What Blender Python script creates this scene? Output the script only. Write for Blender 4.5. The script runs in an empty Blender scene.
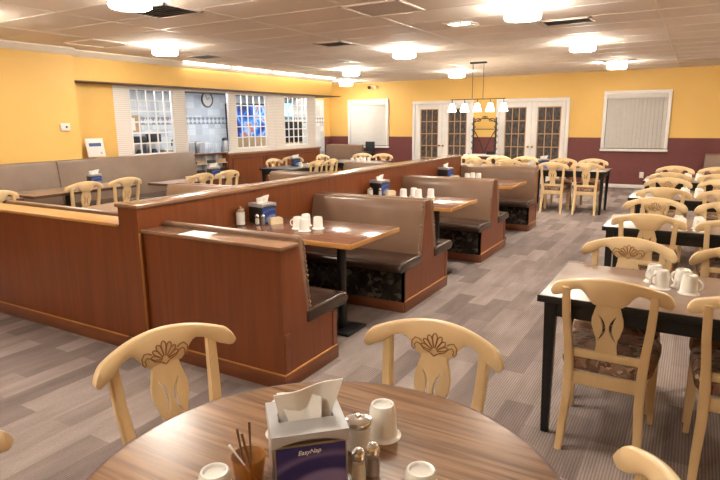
import bpy, bmesh, math, random
from mathutils import Vector, Matrix
random.seed(7)
PI = math.pi
scene = bpy.context.scene
COL = scene.collection

# ------------------------------------------------------------------ materials
MATS = {}
def nd(nt, typ, **kw):
    n = nt.nodes.new(typ)
    for k, v in kw.items():
        if k in n.inputs: n.inputs[k].default_value = v
        else: setattr(n, k, v)
    return n
def base_mat(name, rough=.5, metal=0.0, spec=.5):
    m = bpy.data.materials.new(name); m.use_nodes = True
    nt = m.node_tree; b = nt.nodes['Principled BSDF']
    b.inputs['Roughness'].default_value = rough
    b.inputs['Metallic'].default_value = metal
    b.inputs['Specular IOR Level'].default_value = spec
    MATS[name] = m
    return m, nt, b
def c4(c): return (c[0], c[1], c[2], 1)
def coords(nt, scale=(1,1,1), rot=(0,0,0), loc=(0,0,0)):
    tc = nd(nt, 'ShaderNodeTexCoord'); mp = nd(nt, 'ShaderNodeMapping')
    mp.inputs['Scale'].default_value = scale; mp.inputs['Rotation'].default_value = rot; mp.inputs['Location'].default_value = loc
    nt.links.new(tc.outputs['Object'], mp.inputs['Vector'])
    return mp.outputs['Vector']
def ramp(nt, fac, stops):
    r = nd(nt, 'ShaderNodeValToRGB'); el = r.color_ramp.elements
    while len(el) < len(stops): el.new(.5)
    for e, (p, c) in zip(el, stops): e.position = p; e.color = c4(c)
    nt.links.new(fac, r.inputs['Fac']); return r.outputs['Color']
def bump(nt, b, h, strength=.2, dist=.01):
    bp = nd(nt, 'ShaderNodeBump'); bp.inputs['Strength'].default_value = strength; bp.inputs['Distance'].default_value = dist
    nt.links.new(h, bp.inputs['Height']); nt.links.new(bp.outputs['Normal'], b.inputs['Normal'])
def noise_mat(name, ca, cb, scale=(8,8,8), rough=.5, metal=0, spec=.5, detail=4, bmp=0, lo=.3, hi=.7, rot=(0,0,0), bdist=.003):
    m, nt, b = base_mat(name, rough, metal, spec)
    n = nd(nt, 'ShaderNodeTexNoise'); n.inputs['Scale'].default_value = 1; n.inputs['Detail'].default_value = detail
    nt.links.new(coords(nt, scale, rot), n.inputs['Vector'])
    nt.links.new(ramp(nt, n.outputs['Fac'], [(lo, ca), (hi, cb)]), b.inputs['Base Color'])
    if bmp: bump(nt, b, n.outputs['Fac'], bmp, bdist)
    return m
def emit_mat(name, col, strength, rough=.4):
    m, nt, b = base_mat(name, rough)
    n = nd(nt, 'ShaderNodeTexNoise'); n.inputs['Scale'].default_value = 3
    nt.links.new(coords(nt), n.inputs['Vector'])
    nt.links.new(ramp(nt, n.outputs['Fac'], [(0, col), (1, tuple(min(1, x*1.03) for x in col))]), b.inputs['Emission Color'])
    b.inputs['Base Color'].default_value = (.8,.8,.8,1)
    b.inputs['Emission Strength'].default_value = strength
    return m

LAMP = (1, .935, .83)
# red-brown stained plywood, grain running up (z)
noise_mat('cherry_wood', (.155,.039,.0095), (.222,.059,.0145), (26,26,1.4), .34, detail=6, lo=.25, hi=.75)
noise_mat('cherry_wood_trim', (.15,.046,.017), (.21,.068,.026), (3,3,22), .32, detail=5)
noise_mat('cherry_cap', (.25,.135,.078), (.32,.18,.11), (5,5,9), .17, detail=5)
noise_mat('light_edge_wood', (.46,.22,.06), (.58,.29,.085), (10,3,10), .35)
noise_mat('plank_brown', (.08,.035,.018), (.12,.05,.03), (2,12,12), .5)
noise_mat('maple', (.68,.485,.25), (.755,.55,.305), (14,14,2.2), .36, detail=4)
noise_mat('maple_crest', (.69,.495,.255), (.765,.56,.315), (2.5,14,14), .28, detail=4)
noise_mat('carving_brown', (.25,.10,.03), (.33,.14,.045), (60,60,60), .5)
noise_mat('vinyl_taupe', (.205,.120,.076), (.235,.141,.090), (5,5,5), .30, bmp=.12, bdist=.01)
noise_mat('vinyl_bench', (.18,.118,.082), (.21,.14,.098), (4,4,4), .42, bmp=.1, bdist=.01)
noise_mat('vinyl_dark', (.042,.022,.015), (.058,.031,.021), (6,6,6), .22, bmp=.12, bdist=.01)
noise_mat('black_paint', (.006,.006,.007), (.011,.011,.012), (20,20,20), .32)
noise_mat('black_plastic', (.012,.012,.013), (.02,.02,.021), (20,20,20), .4)
noise_mat('black_iron', (.008,.007,.007), (.016,.014,.013), (40,40,40), .5)
noise_mat('grey_plastic', (.36,.345,.345), (.42,.405,.405), (9,9,9), .35)
noise_mat('chrome', (.72,.70,.68), (.8,.78,.76), (9,9,9), .16, metal=1)
noise_mat('steel', (.42,.42,.43), (.5,.5,.51), (9,9,9), .3, metal=1)
noise_mat('white_china', (.80,.77,.72), (.84,.81,.76), (6,6,6), .14)
noise_mat('paper_white', (.80,.77,.72), (.86,.83,.79), (30,30,30), .85, bmp=.1)
noise_mat('packet_cream', (.72,.60,.38), (.80,.70,.50), (60,60,60), .7)
noise_mat('white_trim', (.72,.69,.66), (.76,.73,.70), (5,5,5), .4)
noise_mat('cream_trim', (.74,.68,.60), (.78,.72,.64), (5,5,5), .45)
noise_mat('white_lattice', (.80,.80,.80), (.84,.84,.84), (5,5,5), .45)
noise_mat('blind_white', (.60,.57,.54), (.66,.63,.60), (4,4,60), .6)
noise_mat('tan_muntin', (.40,.24,.12), (.48,.30,.16), (10,10,10), .45)
noise_mat('night_glass', (.034,.029,.028), (.125,.108,.100), (24,24,10), .4, spec=.12, detail=6)
noise_mat('burgundy_paint', (.138,.034,.031), (.155,.040,.036), (14,14,14), .62, bmp=.08)
noise_mat('sugar_white', (.78,.74,.68), (.84,.80,.75), (200,200,200), .7)
noise_mat('salt_cream', (.70,.62,.50), (.78,.70,.58), (200,200,200), .7)
noise_mat('pepper_brown', (.10,.055,.03), (.2,.12,.07), (300,300,300), .8)
noise_mat('stick_brown', (.10,.045,.02), (.16,.07,.03), (30,30,30), .5)
noise_mat('shelf_white', (.55,.53,.52), (.62,.60,.58), (8,8,8), .5)
noise_mat('brass', (.65,.45,.16), (.7,.5,.2), (9,9,9), .25, metal=1)
noise_mat('cardboard', (.42,.27,.13), (.5,.33,.18), (12,12,12), .7)
noise_mat('yellow_plastic', (.8,.62,.05), (.85,.68,.08), (9,9,9), .4)
noise_mat('grille_grey', (.56,.48,.42), (.64,.55,.48), (90,90,90), .7)
noise_mat('clock_face', (.78,.76,.72), (.82,.80,.76), (9,9,9), .4)
noise_mat('clock_rim', (.13,.10,.08), (.18,.14,.11), (30,30,30), .4)
emit_mat('lamp_glow', LAMP, 29)
emit_mat('shade_glow', (1,.86,.66), 9)
emit_mat('bulb_glow', (1,.83,.62), 14)
emit_mat('tube_glow', (1,.92,.80), 5)
emit_mat('cool_panel', (.80,.89,1), 7.5)
emit_mat('screen_cyan', (.05,.62,.85), 1.6)

def wall_paint(name, ca, cb):
    m, nt, b = base_mat(name, .55, spec=.35)
    n = nd(nt, 'ShaderNodeTexNoise'); n.inputs['Scale'].default_value = 1.3; n.inputs['Detail'].default_value = 3
    v = coords(nt); nt.links.new(v, n.inputs['Vector'])
    nt.links.new(ramp(nt, n.outputs['Fac'], [(.3, ca), (.7, cb)]), b.inputs['Base Color'])
    n2 = nd(nt, 'ShaderNodeTexNoise'); n2.inputs['Scale'].default_value = 120
    nt.links.new(v, n2.inputs['Vector']); bump(nt, b, n2.outputs['Fac'], .12, .003)
wall_paint('yellow_paint', (.71,.45,.128), (.74,.475,.142))

def wood_grain_mat(name, ca, cb, cc, axis_rot, rough):
    # laminate with long grain streaks
    m, nt, b = base_mat(name, rough, spec=.55 if name == 'oak_laminate' else .9)
    v = coords(nt, (2.2, 46, 46), (0, 0, axis_rot))
    n = nd(nt, 'ShaderNodeTexNoise'); n.inputs['Scale'].default_value = 1; n.inputs['Detail'].default_value = 5; n.inputs['Distortion'].default_value = .6
    nt.links.new(v, n.inputs['Vector'])
    nt.links.new(ramp(nt, n.outputs['Fac'], [(.32, ca), (.5, cb), (.68, cc)]), b.inputs['Base Color'])
wood_grain_mat('oak_laminate', (.10,.042,.017), (.215,.108,.05), (.31,.17,.085), math.radians(-38), .26)
wood_grain_mat('table_brown', (.20,.125,.085), (.225,.142,.098), (.25,.16,.112), 0, .33)
wood_grain_mat('table_cherry', (.17,.072,.042), (.21,.092,.055), (.24,.11,.068), 0, .15)

# carpet planks running along the aisle
m, nt, b = base_mat('carpet', .95, spec=.1)
tc = nd(nt, 'ShaderNodeTexCoord'); sp = nd(nt, 'ShaderNodeSeparateXYZ'); cb = nd(nt, 'ShaderNodeCombineXYZ')
nt.links.new(tc.outputs['Object'], sp.inputs[0]); nt.links.new(sp.outputs['Y'], cb.inputs['X']); nt.links.new(sp.outputs['X'], cb.inputs['Y'])
bk = nd(nt, 'ShaderNodeTexBrick'); bk.offset = .37; bk.inputs['Scale'].default_value = 1
bk.inputs['Brick Width'].default_value = .62; bk.inputs['Row Height'].default_value = .165; bk.inputs['Mortar Size'].default_value = 0
bk.inputs['Color1'].default_value = (.188,.145,.133,1); bk.inputs['Color2'].default_value = (.335,.274,.250,1)
nt.links.new(cb.outputs[0], bk.inputs['Vector'])
ns = nd(nt, 'ShaderNodeTexNoise'); ns.inputs['Scale'].default_value = 1; ns.inputs['Detail'].default_value = 6
mp = nd(nt, 'ShaderNodeMapping'); mp.inputs['Scale'].default_value = (2.2, 9, 1); nt.links.new(cb.outputs[0], mp.inputs[0]); nt.links.new(mp.outputs[0], ns.inputs['Vector'])
wv = nd(nt, 'ShaderNodeTexWave', wave_type='BANDS', bands_direction='Y'); wv.inputs['Scale'].default_value = 22; wv.inputs['Distortion'].default_value = 1.2; wv.inputs['Detail'].default_value = 2; wv.inputs['Detail Scale'].default_value = 3
nt.links.new(cb.outputs[0], wv.inputs['Vector'])
rn = nd(nt, 'ShaderNodeTexNoise'); rn.inputs['Scale'].default_value = 1; rn.inputs['Detail'].default_value = 3
mp2 = nd(nt, 'ShaderNodeMapping'); mp2.inputs['Scale'].default_value = (60, 160, 1); nt.links.new(cb.outputs[0], mp2.inputs[0]); nt.links.new(mp2.outputs[0], rn.inputs['Vector'])
rb = nd(nt, 'ShaderNodeMix', data_type='FLOAT'); rb.inputs[0].default_value = .5
nt.links.new(wv.outputs['Fac'], rb.inputs[2]); nt.links.new(rn.outputs['Fac'], rb.inputs[3])
m1 = nd(nt, 'ShaderNodeMix', data_type='RGBA', blend_type='MULTIPLY'); m1.inputs[0].default_value = 1
nt.links.new(bk.outputs['Color'], m1.inputs[6]); nt.links.new(ramp(nt, ns.outputs['Fac'], [(.25, (.78,.78,.78)), (.75, (1.2,1.2,1.2))]), m1.inputs[7])
m2 = nd(nt, 'ShaderNodeMix', data_type='RGBA', blend_type='MULTIPLY'); m2.inputs[0].default_value = 1
nt.links.new(m1.outputs[2], m2.inputs[6]); nt.links.new(ramp(nt, rb.outputs[0], [(.25, (.76,.76,.76)), (.75, (1.22,1.22,1.22))]), m2.inputs[7])
nt.links.new(m2.outputs[2], b.inputs['Base Color']); bump(nt, b, rb.outputs[0], .3, .004)

# ceiling tile, pitted and a little uneven from tile to tile
m, nt, b = base_mat('ceiling_tile', .8, spec=.2)
v = coords(nt, loc=(.47, -5.05, 0))
bk = nd(nt, 'ShaderNodeTexBrick'); bk.offset = 0; bk.inputs['Scale'].default_value = 1
bk.inputs['Brick Width'].default_value = 1.325; bk.inputs['Row Height'].default_value = .66; bk.inputs['Mortar Size'].default_value = 0
bk.inputs['Color1'].default_value = (.79,.69,.60,1); bk.inputs['Color2'].default_value = (.84,.74,.645,1)
nt.links.new(v, bk.inputs['Vector']); nt.links.new(bk.outputs['Color'], b.inputs['Base Color'])
n = nd(nt, 'ShaderNodeTexNoise'); n.inputs['Scale'].default_value = 60; n.inputs['Detail'].default_value = 4
nt.links.new(v, n.inputs['Vector']); bump(nt, b, n.outputs['Fac'], .25, .004)
noise_mat('tee_bar', (.80,.71,.62), (.84,.75,.66), (9,9,9), .35)

# white wall tile with an uneven pale blue cast
m, nt, b = base_mat('wall_tile', .25)
tc = nd(nt, 'ShaderNodeTexCoord'); sp = nd(nt, 'ShaderNodeSeparateXYZ'); cb = nd(nt, 'ShaderNodeCombineXYZ')
nt.links.new(tc.outputs['Object'], sp.inputs[0]); nt.links.new(sp.outputs['Y'], cb.inputs['X']); nt.links.new(sp.outputs['Z'], cb.inputs['Y'])
bk = nd(nt, 'ShaderNodeTexBrick'); bk.offset = 0; bk.inputs['Scale'].default_value = 1
bk.inputs['Brick Width'].default_value = .2; bk.inputs['Row Height'].default_value = .15; bk.inputs['Mortar Size'].default_value = .006; bk.inputs['Bias'].default_value = -.35
bk.inputs['Color1'].default_value = (.72,.76,.80,1); bk.inputs['Color2'].default_value = (.42,.46,.53,1); bk.inputs['Mortar'].default_value = (.6,.62,.66,1)
nt.links.new(cb.outputs[0], bk.inputs['Vector']); nt.links.new(bk.outputs['Color'], b.inputs['Base Color'])
# diamond band tile
m, nt, b = base_mat('band_tile', .3)
tc = nd(nt, 'ShaderNodeTexCoord'); sp = nd(nt, 'ShaderNodeSeparateXYZ'); cb = nd(nt, 'ShaderNodeCombineXYZ')
nt.links.new(tc.outputs['Object'], sp.inputs[0]); nt.links.new(sp.outputs['Y'], cb.inputs['X']); nt.links.new(sp.outputs['Z'], cb.inputs['Y'])
mp = nd(nt, 'ShaderNodeMapping'); mp.inputs['Rotation'].default_value = (0,0,PI/4); nt.links.new(cb.outputs[0], mp.inputs[0])
ck = nd(nt, 'ShaderNodeTexChecker'); ck.inputs['Scale'].default_value = 11; ck.inputs['Color1'].default_value = (.24,.27,.32,1); ck.inputs['Color2'].default_value = (.66,.69,.73,1)
nt.links.new(mp.outputs[0], ck.inputs['Vector']); nt.links.new(ck.outputs['Color'], b.inputs['Base Color'])

# horizontally lined white boarding
m, nt, b = base_mat('lined_board', .5)
w = nd(nt, 'ShaderNodeTexWave', wave_type='BANDS', bands_direction='Z'); w.inputs['Scale'].default_value = 9; w.inputs['Distortion'].default_value = 0
nt.links.new(coords(nt), w.inputs['Vector'])
nt.links.new(ramp(nt, w.outputs['Fac'], [(0, (.56,.52,.48)), (.25, (.74,.70,.66)), (1, (.78,.74,.70))]), b.inputs['Base Color'])

def tapestry(name, stops, sc):
    m, nt, b = base_mat(name, .85, spec=.2)
    v = coords(nt)
    n = nd(nt, 'ShaderNodeTexNoise'); n.inputs['Scale'].default_value = sc*.55; n.inputs['Detail'].default_value = 3
    nt.links.new(v, n.inputs['Vector'])
    mx = nd(nt, 'ShaderNodeMix', data_type='RGBA'); mx.inputs[0].default_value = .09
    nt.links.new(v, mx.inputs[6]); nt.links.new(n.outputs['Color'], mx.inputs[7])
    vo = nd(nt, 'ShaderNodeTexVoronoi'); vo.inputs['Scale'].default_value = sc; nt.links.new(mx.outputs[2], vo.inputs['Vector'])
    sx = nd(nt, 'ShaderNodeSeparateColor'); nt.links.new(vo.outputs['Color'], sx.inputs[0])
    nt.links.new(ramp(nt, sx.outputs[0], stops), b.inputs['Base Color'])
tapestry('seat_tapestry', [(0,(.13,.08,.055)), (.3,(.25,.16,.11)), (.55,(.38,.26,.18)), (.8,(.33,.15,.105)), (1,(.58,.46,.33))], 34)
tapestry('floral_dark', [(0,(.012,.010,.009)), (.5,(.028,.022,.018)), (.8,(.065,.052,.040)), (1,(.13,.11,.085))], 26)
tapestry('street_mix', [(0,(.004,.006,.02)), (.3,(.01,.03,.22)), (.55,(.02,.20,.55)), (.8,(.30,.10,.08)), (1,(.6,.62,.66))], 5)

# blue panel of the napkin dispensers: swirls of lavender on navy
def swirl(name, navy, lav):
    m, nt, b = base_mat(name, .3)
    v = coords(nt, (1, 1, 1.7), loc=(-.035, 0, -.04))
    ln = nd(nt, 'ShaderNodeVectorMath', operation='LENGTH'); nt.links.new(v, ln.inputs[0])
    sc = nd(nt, 'ShaderNodeMath', operation='MULTIPLY'); sc.inputs[1].default_value = 4.2; nt.links.new(ln.outputs['Value'], sc.inputs[0])
    col = ramp(nt, sc.outputs[0], [(.30, navy), (.34, lav), (.46, lav), (.52, navy), (.66, navy), (.72, tuple(.5*x+.5*y for x, y in zip(navy, lav))), (.8, navy)])
    nt.links.new(col, b.inputs['Base Color'])
swirl('panel_purple', (.030,.026,.125), (.21,.16,.32))
swirl('panel_blue', (.025,.05,.21), (.16,.25,.52))

def glass(name, col, alpha, rough=.03):
    m, nt, b = base_mat(name, rough)
    n = nd(nt, 'ShaderNodeTexNoise'); n.inputs['Scale'].default_value = 4; nt.links.new(coords(nt), n.inputs['Vector'])
    nt.links.new(ramp(nt, n.outputs['Fac'], [(0, col), (1, tuple(min(1, x*1.04) for x in col))]), b.inputs['Base Color'])
    b.inputs['Alpha'].default_value = alpha
glass('clear_glass', (.95,.95,.95), .08); glass('amber_glass', (.40,.145,.008), .58)

# ------------------------------------------------------------------ mesh helpers
def B(): return bmesh.new()
def add_box(bm, x0, x1, y0, y1, z0, z1, bev=0, seg=2, M=None):
    r = bmesh.ops.create_cube(bm, size=1); vs = r['verts']
    for v in vs: v.co = Vector(((x0+x1)/2 + v.co.x*(x1-x0), (y0+y1)/2 + v.co.y*(y1-y0), (z0+z1)/2 + v.co.z*(z1-z0)))
    if bev:
        es = list({e for v in vs for e in v.link_edges})
        r = bmesh.ops.bevel(bm, geom=es, offset=bev, segments=seg, affect='EDGES', profile=.5)
        vs = list({v for f in r['faces'] for v in f.verts} | {v for v in vs if v.is_valid})
    if M: bmesh.ops.transform(bm, matrix=M, verts=[v for v in vs if v.is_valid])
    return bm
def add_prism(bm, poly, axis, a, b, bev=0, seg=3, ang=30):
    # polygon in the two other axes, extruded along axis from a to b
    def mk(p, t):
        if axis == 'x': return (t, p[0], p[1])
        if axis == 'y': return (p[0], t, p[1])
        return (p[0], p[1], t)
    A = [bm.verts.new(mk(p, a)) for p in poly]; C = [bm.verts.new(mk(p, b)) for p in poly]
    n = len(poly); fs = []
    for i in range(n):
        j = (i+1) % n; fs.append(bm.faces.new((A[i], A[j], C[j], C[i])))
    fs.append(bm.faces.new(A[::-1])); fs.append(bm.faces.new(C))
    bmesh.ops.recalc_face_normals(bm, faces=fs)
    if bev:
        es = [e for e in {e for f in fs for e in f.edges} if len(e.link_faces) == 2 and e.calc_face_angle(0) > math.radians(ang)]
        bmesh.ops.bevel(bm, geom=es, offset=bev, segments=seg, affect='EDGES', profile=.5)
    return bm
def add_tube(bm, pts, r, n=8, closed=False):
    pts = [Vector(p) for p in pts]; rings = []
    rr = r if isinstance(r, (list, tuple)) else [r]*len(pts)
    m = len(pts); up = Vector((0,0,1)); pu = None
    for i, p in enumerate(pts):
        if closed: t = pts[(i+1) % m]-pts[i-1]
        else: t = pts[min(i+1, m-1)]-pts[max(i-1, 0)]
        t.normalize()
        u = pu if pu is not None else (Vector((1,0,0)) if abs(t.z) > .9 else up)
        u = (u-t*u.dot(t)).normalized(); w = t.cross(u); pu = u
        rings.append([bm.verts.new(p+(u*math.cos(2*PI*k/n)+w*math.sin(2*PI*k/n))*rr[i]) for k in range(n)])
    for i in range(m if closed else m-1):
        a, b = rings[i], rings[(i+1) % m]
        for k in range(n): bm.faces.new((a[k], a[(k+1) % n], b[(k+1) % n], b[k]))
    if not closed: bm.faces.new(rings[0][::-1]); bm.faces.new(rings[-1])
    return bm
def add_lathe(bm, prof, n=24, cx=0, cy=0, z0=0, closed=False):
    # profile [(r, z)...]; r = 0 gives a pole
    rings = []
    for r, z in prof:
        if r < 1e-6: rings.append([bm.verts.new((cx, cy, z0+z))])
        else: rings.append([bm.verts.new((cx+r*math.cos(2*PI*k/n), cy+r*math.sin(2*PI*k/n), z0+z)) for k in range(n)])
    m = len(rings)
    for i in range(m if closed else m-1):
        a, b = rings[i], rings[(i+1) % m]
        for k in range(n):
            j = (k+1) % n
            if len(a) == 1 and len(b) == 1: continue
            if len(a) == 1: bm.faces.new((a[0], b[j], b[k]))
            elif len(b) == 1: bm.faces.new((a[k], a[j], b[0]))
            else: bm.faces.new((a[k], a[j], b[j], b[k]))
    return bm
def obj(name, bm, mat, parent=None, smooth=True, ang=38, label=None):
    bmesh.ops.recalc_face_normals(bm, faces=bm.faces)
    me = bpy.data.meshes.new(name); bm.to_mesh(me); bm.free()
    me.materials.append(MATS[mat])
    if smooth:
        me.polygons.foreach_set('use_smooth', [True]*len(me.polygons)); me.set_sharp_from_angle(angle=math.radians(ang))
    o = bpy.data.objects.new(name, me); COL.objects.link(o)
    if parent: o.parent = parent
    if label: o['label'] = label
    return o
def box(name, x0, x1, y0, y1, z0, z1, mat, parent=None, bev=0, label=None):
    return obj(name, add_box(B(), x0, x1, y0, y1, z0, z1, bev), mat, parent, label=label)
def tag(o, label, cat, group=None):
    o['label'] = label; o['category'] = cat
    if group: o['group'] = group
    return o
def thing(name, label, cat, loc=(0,0,0), rz=0, group=None):
    o = bpy.data.objects.new(name, None); COL.objects.link(o); o.empty_display_size = .1
    o.location = loc; o.rotation_euler = (0,0,rz)
    return tag(o, label, cat, group)
def dup(root, loc, rz, label, group=None):
    r = root.copy(); COL.objects.link(r); r.location = loc; r.rotation_euler = (0,0,rz); r['label'] = label
    if group: r['group'] = group
    for ch in list(root.children):
        c = ch.copy(); COL.objects.link(c); c.parent = r
        for g in list(ch.children):
            d = g.copy(); COL.objects.link(d); d.parent = c
    return r
class Kind:
    # first placement moves the prototype itself, later ones copy it
    def __init__(s, proto): s.proto = proto; s.used = False
    def put(s, loc, rz, label, group=None):
        if not s.used:
            s.used = True; o = s.proto; o.location = loc; o.rotation_euler = (0,0,rz); o['label'] = label
            if group: o['group'] = group
            return o
        return dup(s.proto, loc, rz, label, group)
def struct(o): o['kind'] = 'structure'; return o

# ------------------------------------------------------------------ camera
f_px = 565.5
cam_d = bpy.data.cameras.new('camera'); cam = bpy.data.objects.new('camera', cam_d); COL.objects.link(cam)
cam_d.sensor_width = 36; cam_d.lens = f_px/720*36; cam_d.clip_start = .02
pit, yaw, roll = math.radians(11.805), math.radians(30.45), math.radians(-.557)
fw = Vector((-math.sin(yaw)*math.cos(pit), math.cos(yaw)*math.cos(pit), -math.sin(pit)))
r0 = Vector((math.cos(yaw), math.sin(yaw), 0)); u0 = r0.cross(fw)
rt = r0*math.cos(roll)+u0*math.sin(roll); up = -r0*math.sin(roll)+u0*math.cos(roll)
cam.matrix_world = Matrix(((rt.x, up.x, -fw.x, 0), (rt.y, up.y, -fw.y, 0), (rt.z, up.z, -fw.z, 1.62), (0,0,0,1)))
scene.camera = cam

# ------------------------------------------------------------------ room shell
CE = 2.745; YB = 14.98; YF = -3.2; XR = 3.6; XL = -8.24; XT = -9.85; XP = -8.62
struct(box('floor', XT-.2, XR+.2, YF-.2, YB+.2, -.1, 0, 'carpet'))
struct(box('ceiling', XT-.2, XR+.2, YF-.2, YB+.2, CE, CE+.1, 'ceiling_tile'))
g = B()
x = -.47-1.325*7
while x < XR:
    if x > XT: add_box(g, x-.011, x+.011, YF, YB, CE-.004, CE)
    x += 1.325
y = 5.05-.66*12
while y < YB:
    if y > YF: add_box(g, XT, XR, y-.009, y+.009, CE-.0035, CE)
    y += .66
struct(obj('trim_1', g, 'tee_bar', smooth=False))
struct(box('wall_back', XT-.2, XR+.2, YB, YB+.2, 1.19, CE, 'yellow_paint'))
struct(box('wall_back_lower', XT-.2, XR+.2, YB-.003, YB+.2, 0, 1.19, 'burgundy_paint'))
struct(box('baseboard_back', XT, XR, YB-.018, YB-.003, 0, .085, 'white_trim', bev=.004))
struct(box('wall_right', XR, XR+.2, YF, YB, 0, CE, 'yellow_paint'))
struct(box('wall_front', XT-.2, XR+.2, YF-.2, YF, 0, CE, 'yellow_paint'))
struct(box('wall_left', XT-.2, XL, YF, 5.5, 0, CE, 'yellow_paint'))
struct(box('wall_left_recess', XT-.2, XP, 5.5, 6.43, 0, 2.295, 'yellow_paint'))
struct(box('wall_left_service', XT-.2, XT, 6.43, YB, 1.19, CE, 'yellow_paint'))
struct(box('wall_left_service_lower', XT-.2, XT+.003, 6.43, YB, 0, 1.19, 'burgundy_paint'))
struct(box('wall_left_soffit', XT, -8.38, 5.5, 12.88, 2.295, CE, 'yellow_paint'))
struct(box('trim_2', XT, -8.36, 5.5, 13.27, 2.278, 2.295, 'plank_brown'))
def crown(name, poly, axis, a, b): return struct(obj(name, add_prism(B(), poly, axis, a, b), 'cream_trim'))
cp = [(0,0), (.085,0), (.085,-.02), (.055,-.045), (.03,-.075), (.012,-.09), (0,-.1)]
crown('trim_3', [(XL+u, CE+v) for u, v in cp], 'y', YF, 5.5)
crown('trim_4', [(-8.38+u, CE+v) for u, v in cp], 'y', 5.5, 12.88)
crown('trim_5', [(12.88+u, CE+v) for u, v in cp], 'x', XT, -8.295)
# tiled wall and service room behind the partition
struct(box('wall_left_tiled', XT+.003, XT+.03, 6.43, 14.62, 0, 2.278, 'wall_tile'))
struct(box('trim_6', XT+.03, XT+.034, 6.43, 14.62, 1.60, 1.76, 'band_tile'))
struct(box('wall_left_service_end', XT+.03, XP-.062, 6.43, 6.5, 0, 2.278, 'wall_tile'))
# white lined boarding between the openings, from the worktop to the soffit
ZB, ZT = 1.05, 2.278
for i, (a, b_) in enumerate([(6.43,6.75), (7.72,8.03), (9.22,9.44), (10.47,10.775), (10.785,11.13), (12.09,12.44)]):
    struct(box('wall_left_pier_%d' % (i+1), XP-.06, XP, a, b_, 0, ZT, 'lined_board'))
for i, (a, b_) in enumerate([(6.75,7.72), (9.44,10.47), (11.13,12.09)]):
    struct(box('wall_left_sill_%d' % (i+1), XP-.06, XP, a, b_, 0, 1.07, 'lined_board'))
    struct(box('wall_left_head_%d' % (i+1), XP-.06, XP, a, b_, 2.235, ZT, 'lined_board'))
    nx, nz = (5,6) if i != 1 else (5,5)
    w = B()
    add_box(w, XP-.045, XP-.015, a, a+.03, 1.07, 2.235); add_box(w, XP-.045, XP-.015, b_-.03, b_, 1.07, 2.235)
    for q in range(1, nx):
        yy = a+(b_-a)*q/nx; add_box(w, XP-.04, XP-.02, yy-.011, yy+.011, 1.07, 2.235)
    for q in range(0, nz+1):
        zz = 1.07+.012+(2.235-1.07-.024)*q/nz; add_box(w, XP-.041, XP-.019, a, b_, zz-.012, zz+.012)
    struct(obj('window_%d' % (i+1), w, 'white_lattice', smooth=False))
struct(box('wall_left_head_4', XP-.06, XP, 8.03, 9.22, 2.235, ZT, 'lined_board'))
struct(box('wall_left_pass', XP-.06, XP, 8.03, 9.22, 0, 1.02, 'lined_board'))

# windows with closed vertical blinds
def blind_window(n, x0, x1, z0, z1):
    w = B(); t = .075
    add_box(w, x0, x0+t, YB-.06, YB+.01, z0+t, z1-t, .006); add_box(w, x1-t, x1, YB-.06, YB+.01, z0+t, z1-t, .006)
    add_box(w, x0, x1, YB-.062, YB+.01, z1-t, z1, .006); add_box(w, x0-.01, x1+.01, YB-.07, YB+.01, z0, z0+t*.8, .006)
    f = struct(obj('window_%d' % n, w, 'white_trim'))
    box('pane', x0+t, x1-t, YB-.012, YB-.006, z0+t*.8, z1-t, 'night_glass', f)
    bl = thing('vertical_blind', '', 'blind', ((x0+x1)/2, YB-.032, z1-t))
    h = (x1-x0)/2-t
    box('headrail', -h, h, -.03, .02, -.1, 0, 'blind_white', bl, .004)
    nsl = 15
    for i in range(nsl):
        xx = -h+.055+(2*h-.10)*i/(nsl-1)
        s = B(); Mx = Matrix.Translation((xx,0,0)) @ Matrix.Rotation(.5, 4, 'Z')
        add_box(s, -.044, .044, -.003, .003, -(z1-z0)+1.9*t+.01, -.1, M=Mx)
        obj('slat', s, 'blind_white', bl)
    return bl
bl = blind_window(4, -9.16, -7.785, .86, 2.265); bl['label'] = 'closed white vertical blind in the window left of the glazed doors'
bl = blind_window(5, -1.99, -.555, .87, 2.275); bl['label'] = 'closed white vertical blind in the window right of the glazed doors'

# two pairs of glazed doors
def french_pair(n, x0, x1, doors):
    w = B(); t = .085; z1 = 2.165
    add_box(w, x0, x0+t, YB-.04, YB+.01, 0, z1-t, .006); add_box(w, x1-t, x1, YB-.04, YB+.01, 0, z1-t, .006); add_box(w, x0, x1, YB-.042, YB+.01, z1-t, z1, .006)
    struct(obj('trim_%d' % (n+6), w, 'white_trim'))
    for i, (a, b_, pa, pb) in enumerate(doors):
        dz = z1-t-.005
        d = B(); ya, yb = YB-.03, YB-.004
        add_box(d, a, pa, ya, yb, .01, dz, .003); add_box(d, pb, b_, ya, yb, .01, dz, .003)
        add_box(d, pa, pb, ya, yb, .01, .27, .003); add_box(d, pa, pb, ya, yb, 1.95, dz, .003)
        o = struct(obj('door_%d' % (n*2+i-1), d, 'white_trim'))
        box('pane', pa, pb, YB-.012, YB-.008, .27, 1.95, 'night_glass', o)
        mu = B()
        for q in range(0, 4):
            xx = pa+.012+(pb-pa-.024)*q/3; add_box(mu, xx-.012, xx+.012, YB-.024, YB-.013, .27, 1.95)
        for q in range(0, 6):
            zz = .282+(1.95-.27-.024)*q/5; add_box(mu, pa, pb, YB-.023, YB-.013, zz-.012, zz+.012)
        obj('muntins', mu, 'tan_muntin', o, smooth=False)
        hx = b_-.05 if i == 0 else a+.05
        kb = obj('door_knob', add_lathe(B(), [(0,0), (.022,0), (.022,.01), (.012,.02), (.012,.035), (.027,.045), (.03,.06), (.02,.075), (0,.078)], 14), 'brass', o)
        kb.location = (hx, YB-.03, .95); kb.rotation_euler = (PI/2,0,0)
french_pair(1, -7.02, -5.225, [(-6.93,-6.12,-6.77,-6.23), (-6.115,-5.315,-5.94,-5.40)])
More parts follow.
